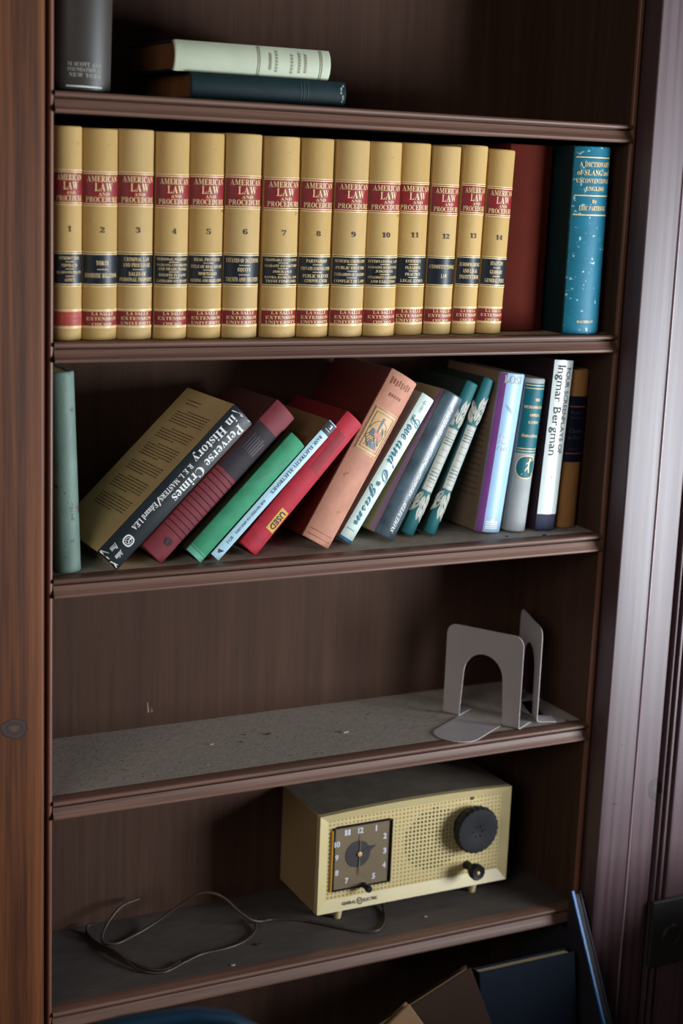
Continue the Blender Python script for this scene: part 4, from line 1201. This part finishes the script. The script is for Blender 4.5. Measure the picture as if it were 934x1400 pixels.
# ------------------------------------------------------------------ crumbs and flakes on the shelves
M['crumb'] = plain('pale_crumb', (170, 160, 142), 0.8)
M['crumb_dk'] = plain('dark_crumb', (48, 42, 38), 0.8)
for (x_, y_, k, s_, c_) in ((0.245, 0.110, 'D', 0.0026, 'crumb'), (0.300, 0.128, 'D', 0.0016, 'crumb_dk'), (0.285, 0.104, 'D', 0.0018, 'crumb_dk'), (0.330, 0.118, 'D', 0.0030, 'crumb_dk'), (0.428, 0.088, 'D', 0.0042, 'crumb'),
                            (0.739, 0.020, 'D', 0.0020, 'crumb_dk'), (0.214, 0.046, 'D', 0.0015, 'crumb'), (0.246, 0.024, 'E', 0.0026, 'crumb'), (0.300, 0.062, 'E', 0.0040, 'crumb_dk'), (0.545, 0.048, 'E', 0.0020, 'crumb'),
                            (0.626, 0.028, 'C', 0.0022, 'crumb_dk'), (0.680, 0.018, 'C', 0.0026, 'crumb_dk')):
    m = MB()
    a = random.random() * 6
    pts = [(s_ * math.cos(a + t) * (1.0 + 0.5 * (i_ % 2)), s_ * 0.6 * math.sin(a + t)) for i_, t in enumerate([0, 1.1, 2.3, 3.3, 4.2, 5.3])]
    m.prism(pts, 0.0, s_ * 0.45, 2)
    o = m.build('crumb', c_)
    o.location = (x_, y_, ZS[k] + 0.0002)
    sh = {'D': 'empty dusty shelf with the bookends', 'E': 'radio shelf', 'C': 'leaning book shelf'}[k]
    tag(o, ('pale' if c_ == 'crumb' else 'dark') + ' crumb of debris on the ' + sh, 'debris', ('pale' if c_ == 'crumb' else 'dark') + ' crumbs on the ' + sh)

# ------------------------------------------------------------------ things at the bottom
ZF = ZS['F']
M['navy_cv'] = cloth('shade_dark_navy_cloth', (22, 30, 42), 0.7, 0.1, spec=0.1)  # navy darkened to stand in for the blocked light down here
M['kraft'] = plain('shade_dark_cardboard', (50, 35, 27), 0.85, 0.08, 20, spec=0.1)  # brown darkened likewise, shade put into the colour
M['kraft_tan'] = plain('tan_card', (120, 88, 56), 0.7, 0.08, 20)
def face_out(name, label, x0, w_, h_, d_, y_top, tilt, lean, mat, page='pages'):
    """book standing face-out, tilted back by tilt degrees and turned in its own plane by lean"""
    r = empty(name, (x0, y_top, ZF + 0.0008), (-math.radians(tilt), 0, 0))
    tag(r, label, 'book')
    c_, s_ = math.cos(math.radians(lean)), math.sin(math.radians(lean))
    def rt(o):
        mn = 1e9
        for v in o.data.vertices:
            xx, zz = v.co.x, v.co.z
            v.co.x, v.co.z = xx * c_ + zz * s_, -xx * s_ + zz * c_
    o = [MB().cbox((0, 0, 0), (w_, 0.0026, h_), 0.001).build('cover', mat, r), MB().cbox((0, d_ - 0.0026, 0), (w_, d_, h_), 0.001).build('cover', mat, r),
         MB().cbox((0, 0.0, 0), (0.003, d_, h_), 0.0008).build('spine', mat, r), MB().box((0.0032, 0.0028, 0.003), (w_ - 0.004, d_ - 0.0028, h_ - 0.003)).build('page_block', page, r)]
    for q in o: rt(q)
    return r
face_out('navy_hardback', 'dull navy hardback standing face-out under the bottom shelf', 0.573, 0.156, 0.229, 0.022, -0.090, 10, 0, 'navy_cv')
face_out('brown_portfolio', 'dark brown slanting portfolio in front of the navy hardback', 0.462, 0.150, 0.2396, 0.014, -0.153, 9, -20, 'kraft')
face_out('tan_notebook', 'tan notebook leaning with one corner up before the brown portfolio', 0.441, 0.120, 0.260, 0.010, -0.209, 8, -34, 'kraft_tan')
bi = empty('magazine_file', (0.744, 0.0, ZF + 0.0006))
tag(bi, 'dark magazine file with slanted front and bright blue edge by the fluted casing', 'file')
M['cyan'] = plain('bright_blue_plastic', (10, 110, 190), 0.4, 0.05, spec=0.5)
M['charcoal'] = plain('charcoal_board', (44, 42, 50), 0.6, 0.08, spec=0.3)
ol = [(-0.190, 0), (-0.014, 0.295), (-0.0080, 0.289), (-0.0080, 0.235), (0.120, 0.235), (0.120, 0.0)]
MB().prism(ol, 0.0, 0.0022, 0).build('side_board', 'charcoal', bi)
MB().prism(ol, 0.0128, 0.0150, 0).build('side_board', 'charcoal', bi)
MB().prism([(-0.188, 0.0005), (-0.0145, 0.2915), (-0.0095, 0.286), (-0.0095, 0.233), (0.118, 0.233), (0.118, 0.0005)], 0.0024, 0.0126, 0).build('filling', 'charcoal', bi)
MB().prism([(-0.1925, 0), (-0.0150, 0.2975), (-0.0125, 0.2955), (-0.1895, 0)], -0.0008, 0.0024, 0).build('edge_strip', 'cyan', bi)
# moulded chair in front of the bookcase; only its top rim shows
M['chair_blue'] = plain('glossy_blue_plastic', (10, 38, 56), 0.28, 0.06, spec=0.6)
M['chair_seat'] = plain('dark_shell_plastic', (26, 32, 40), 0.4, 0.06)
ch = empty('chair', (-0.086, -0.62, 0.0))
tag(ch, 'dark moulded chair with blue plastic rim in front of the bookcase', 'chair')
def back_outline(s_, n_=28):
    return [((0.165 * s_) * math.copysign(abs(math.cos(t)) ** 0.62, math.cos(t)), 0.60 + (0.172 * s_ if math.sin(t) > 0 else 0.17 * s_) * math.copysign(abs(math.sin(t)) ** 0.75, math.sin(t))) for t in [2 * math.pi * k / n_ for k in range(n_)]]
yb_ = lambda x_, z_: 0.12 - 1.6 * x_ * x_ * 0.5 + (z_ - 0.60) * 0.10
o_ = back_outline(0.97)
m = MB()
m.add([(0, yb_(0, 0.60) , 0.60)] + [(x_ * s_, yb_(x_ * s_, 0.60 + (z_ - 0.60) * s_), 0.60 + (z_ - 0.60) * s_) for s_ in (0.5, 1.0) for x_, z_ in o_],
      [(0, 1 + k, 1 + (k + 1) % 28) for k in range(28)] + [(1 + k, 29 + k, 29 + (k + 1) % 28, 1 + (k + 1) % 28) for k in range(28)])
bo = m.build('backrest', 'chair_seat', ch, True)
sm = bo.modifiers.new('thickness', 'SOLIDIFY'); sm.thickness = 0.006
rim = back_outline(1.0)
MB().tube([(x_, yb_(x_, z_), z_) for x_, z_ in rim + rim[:2]], 0.0085, 8, False).build('rim', 'chair_blue', ch, True, angle=80)
MB().cbox((-0.20, -0.30, 0.43), (0.20, 0.10, 0.455), 0.01).build('seat', 'chair_seat', ch)
for (sx, sy) in ((-1, -1), (1, -1), (-1, 1), (1, 1)):
    MB().tube([(0.17 * sx, -0.10 + 0.17 * sy, 0.43), (0.19 * sx, -0.10 + 0.20 * sy, 0.0)], 0.011, 10).build('leg', 'charcoal', ch, True)
for sx in (-1, 1):
    MB().tube([(0.10 * sx, 0.09, 0.45), (0.10 * sx, 0.115, 0.60)], 0.010, 10).build('back_post', 'charcoal', ch, True)

# ------------------------------------------------------------------ unseen cupboard added between window and bookcase to shade the lowest shelf
lc = empty('shade_cupboard', (1.28, -0.70, 0.0))
tag(lc, 'added low cupboard, out of view, shading the lowest shelf', 'cupboard')
lh = Z0 - 0.715
M['cup'] = wood('dark_cupboard_wood', (58, 38, 30), (84, 56, 42), 'Y', 0.45, 40, 1.2)
MB().cbox((-0.30, -0.50, lh - 0.022), (0.28, 0.48, lh), 0.003).build('cupboard_top', 'cup', lc)
MB().box((-0.27, -0.47, 0.06), (0.26, 0.45, lh - 0.022)).build('body', 'cup', lc)
MB().box((-0.25, -0.45, 0.0), (0.24, 0.43, 0.06)).build('plinth', 'cup', lc)
for k in (0, 1):
    dr = MB().cbox((-0.284, -0.46 + 0.455 * k, 0.075), (-0.2705, -0.015 + 0.455 * k, lh - 0.035), 0.003).build('door', 'cup', lc)
    MB().lathe([(0.012, -0.298), (0.010, -0.294), (0.006, -0.2845)], (0, -0.05 + 0.09 * k, lh * 0.6), 'X', 16).build('knob', 'gold', dr, True)
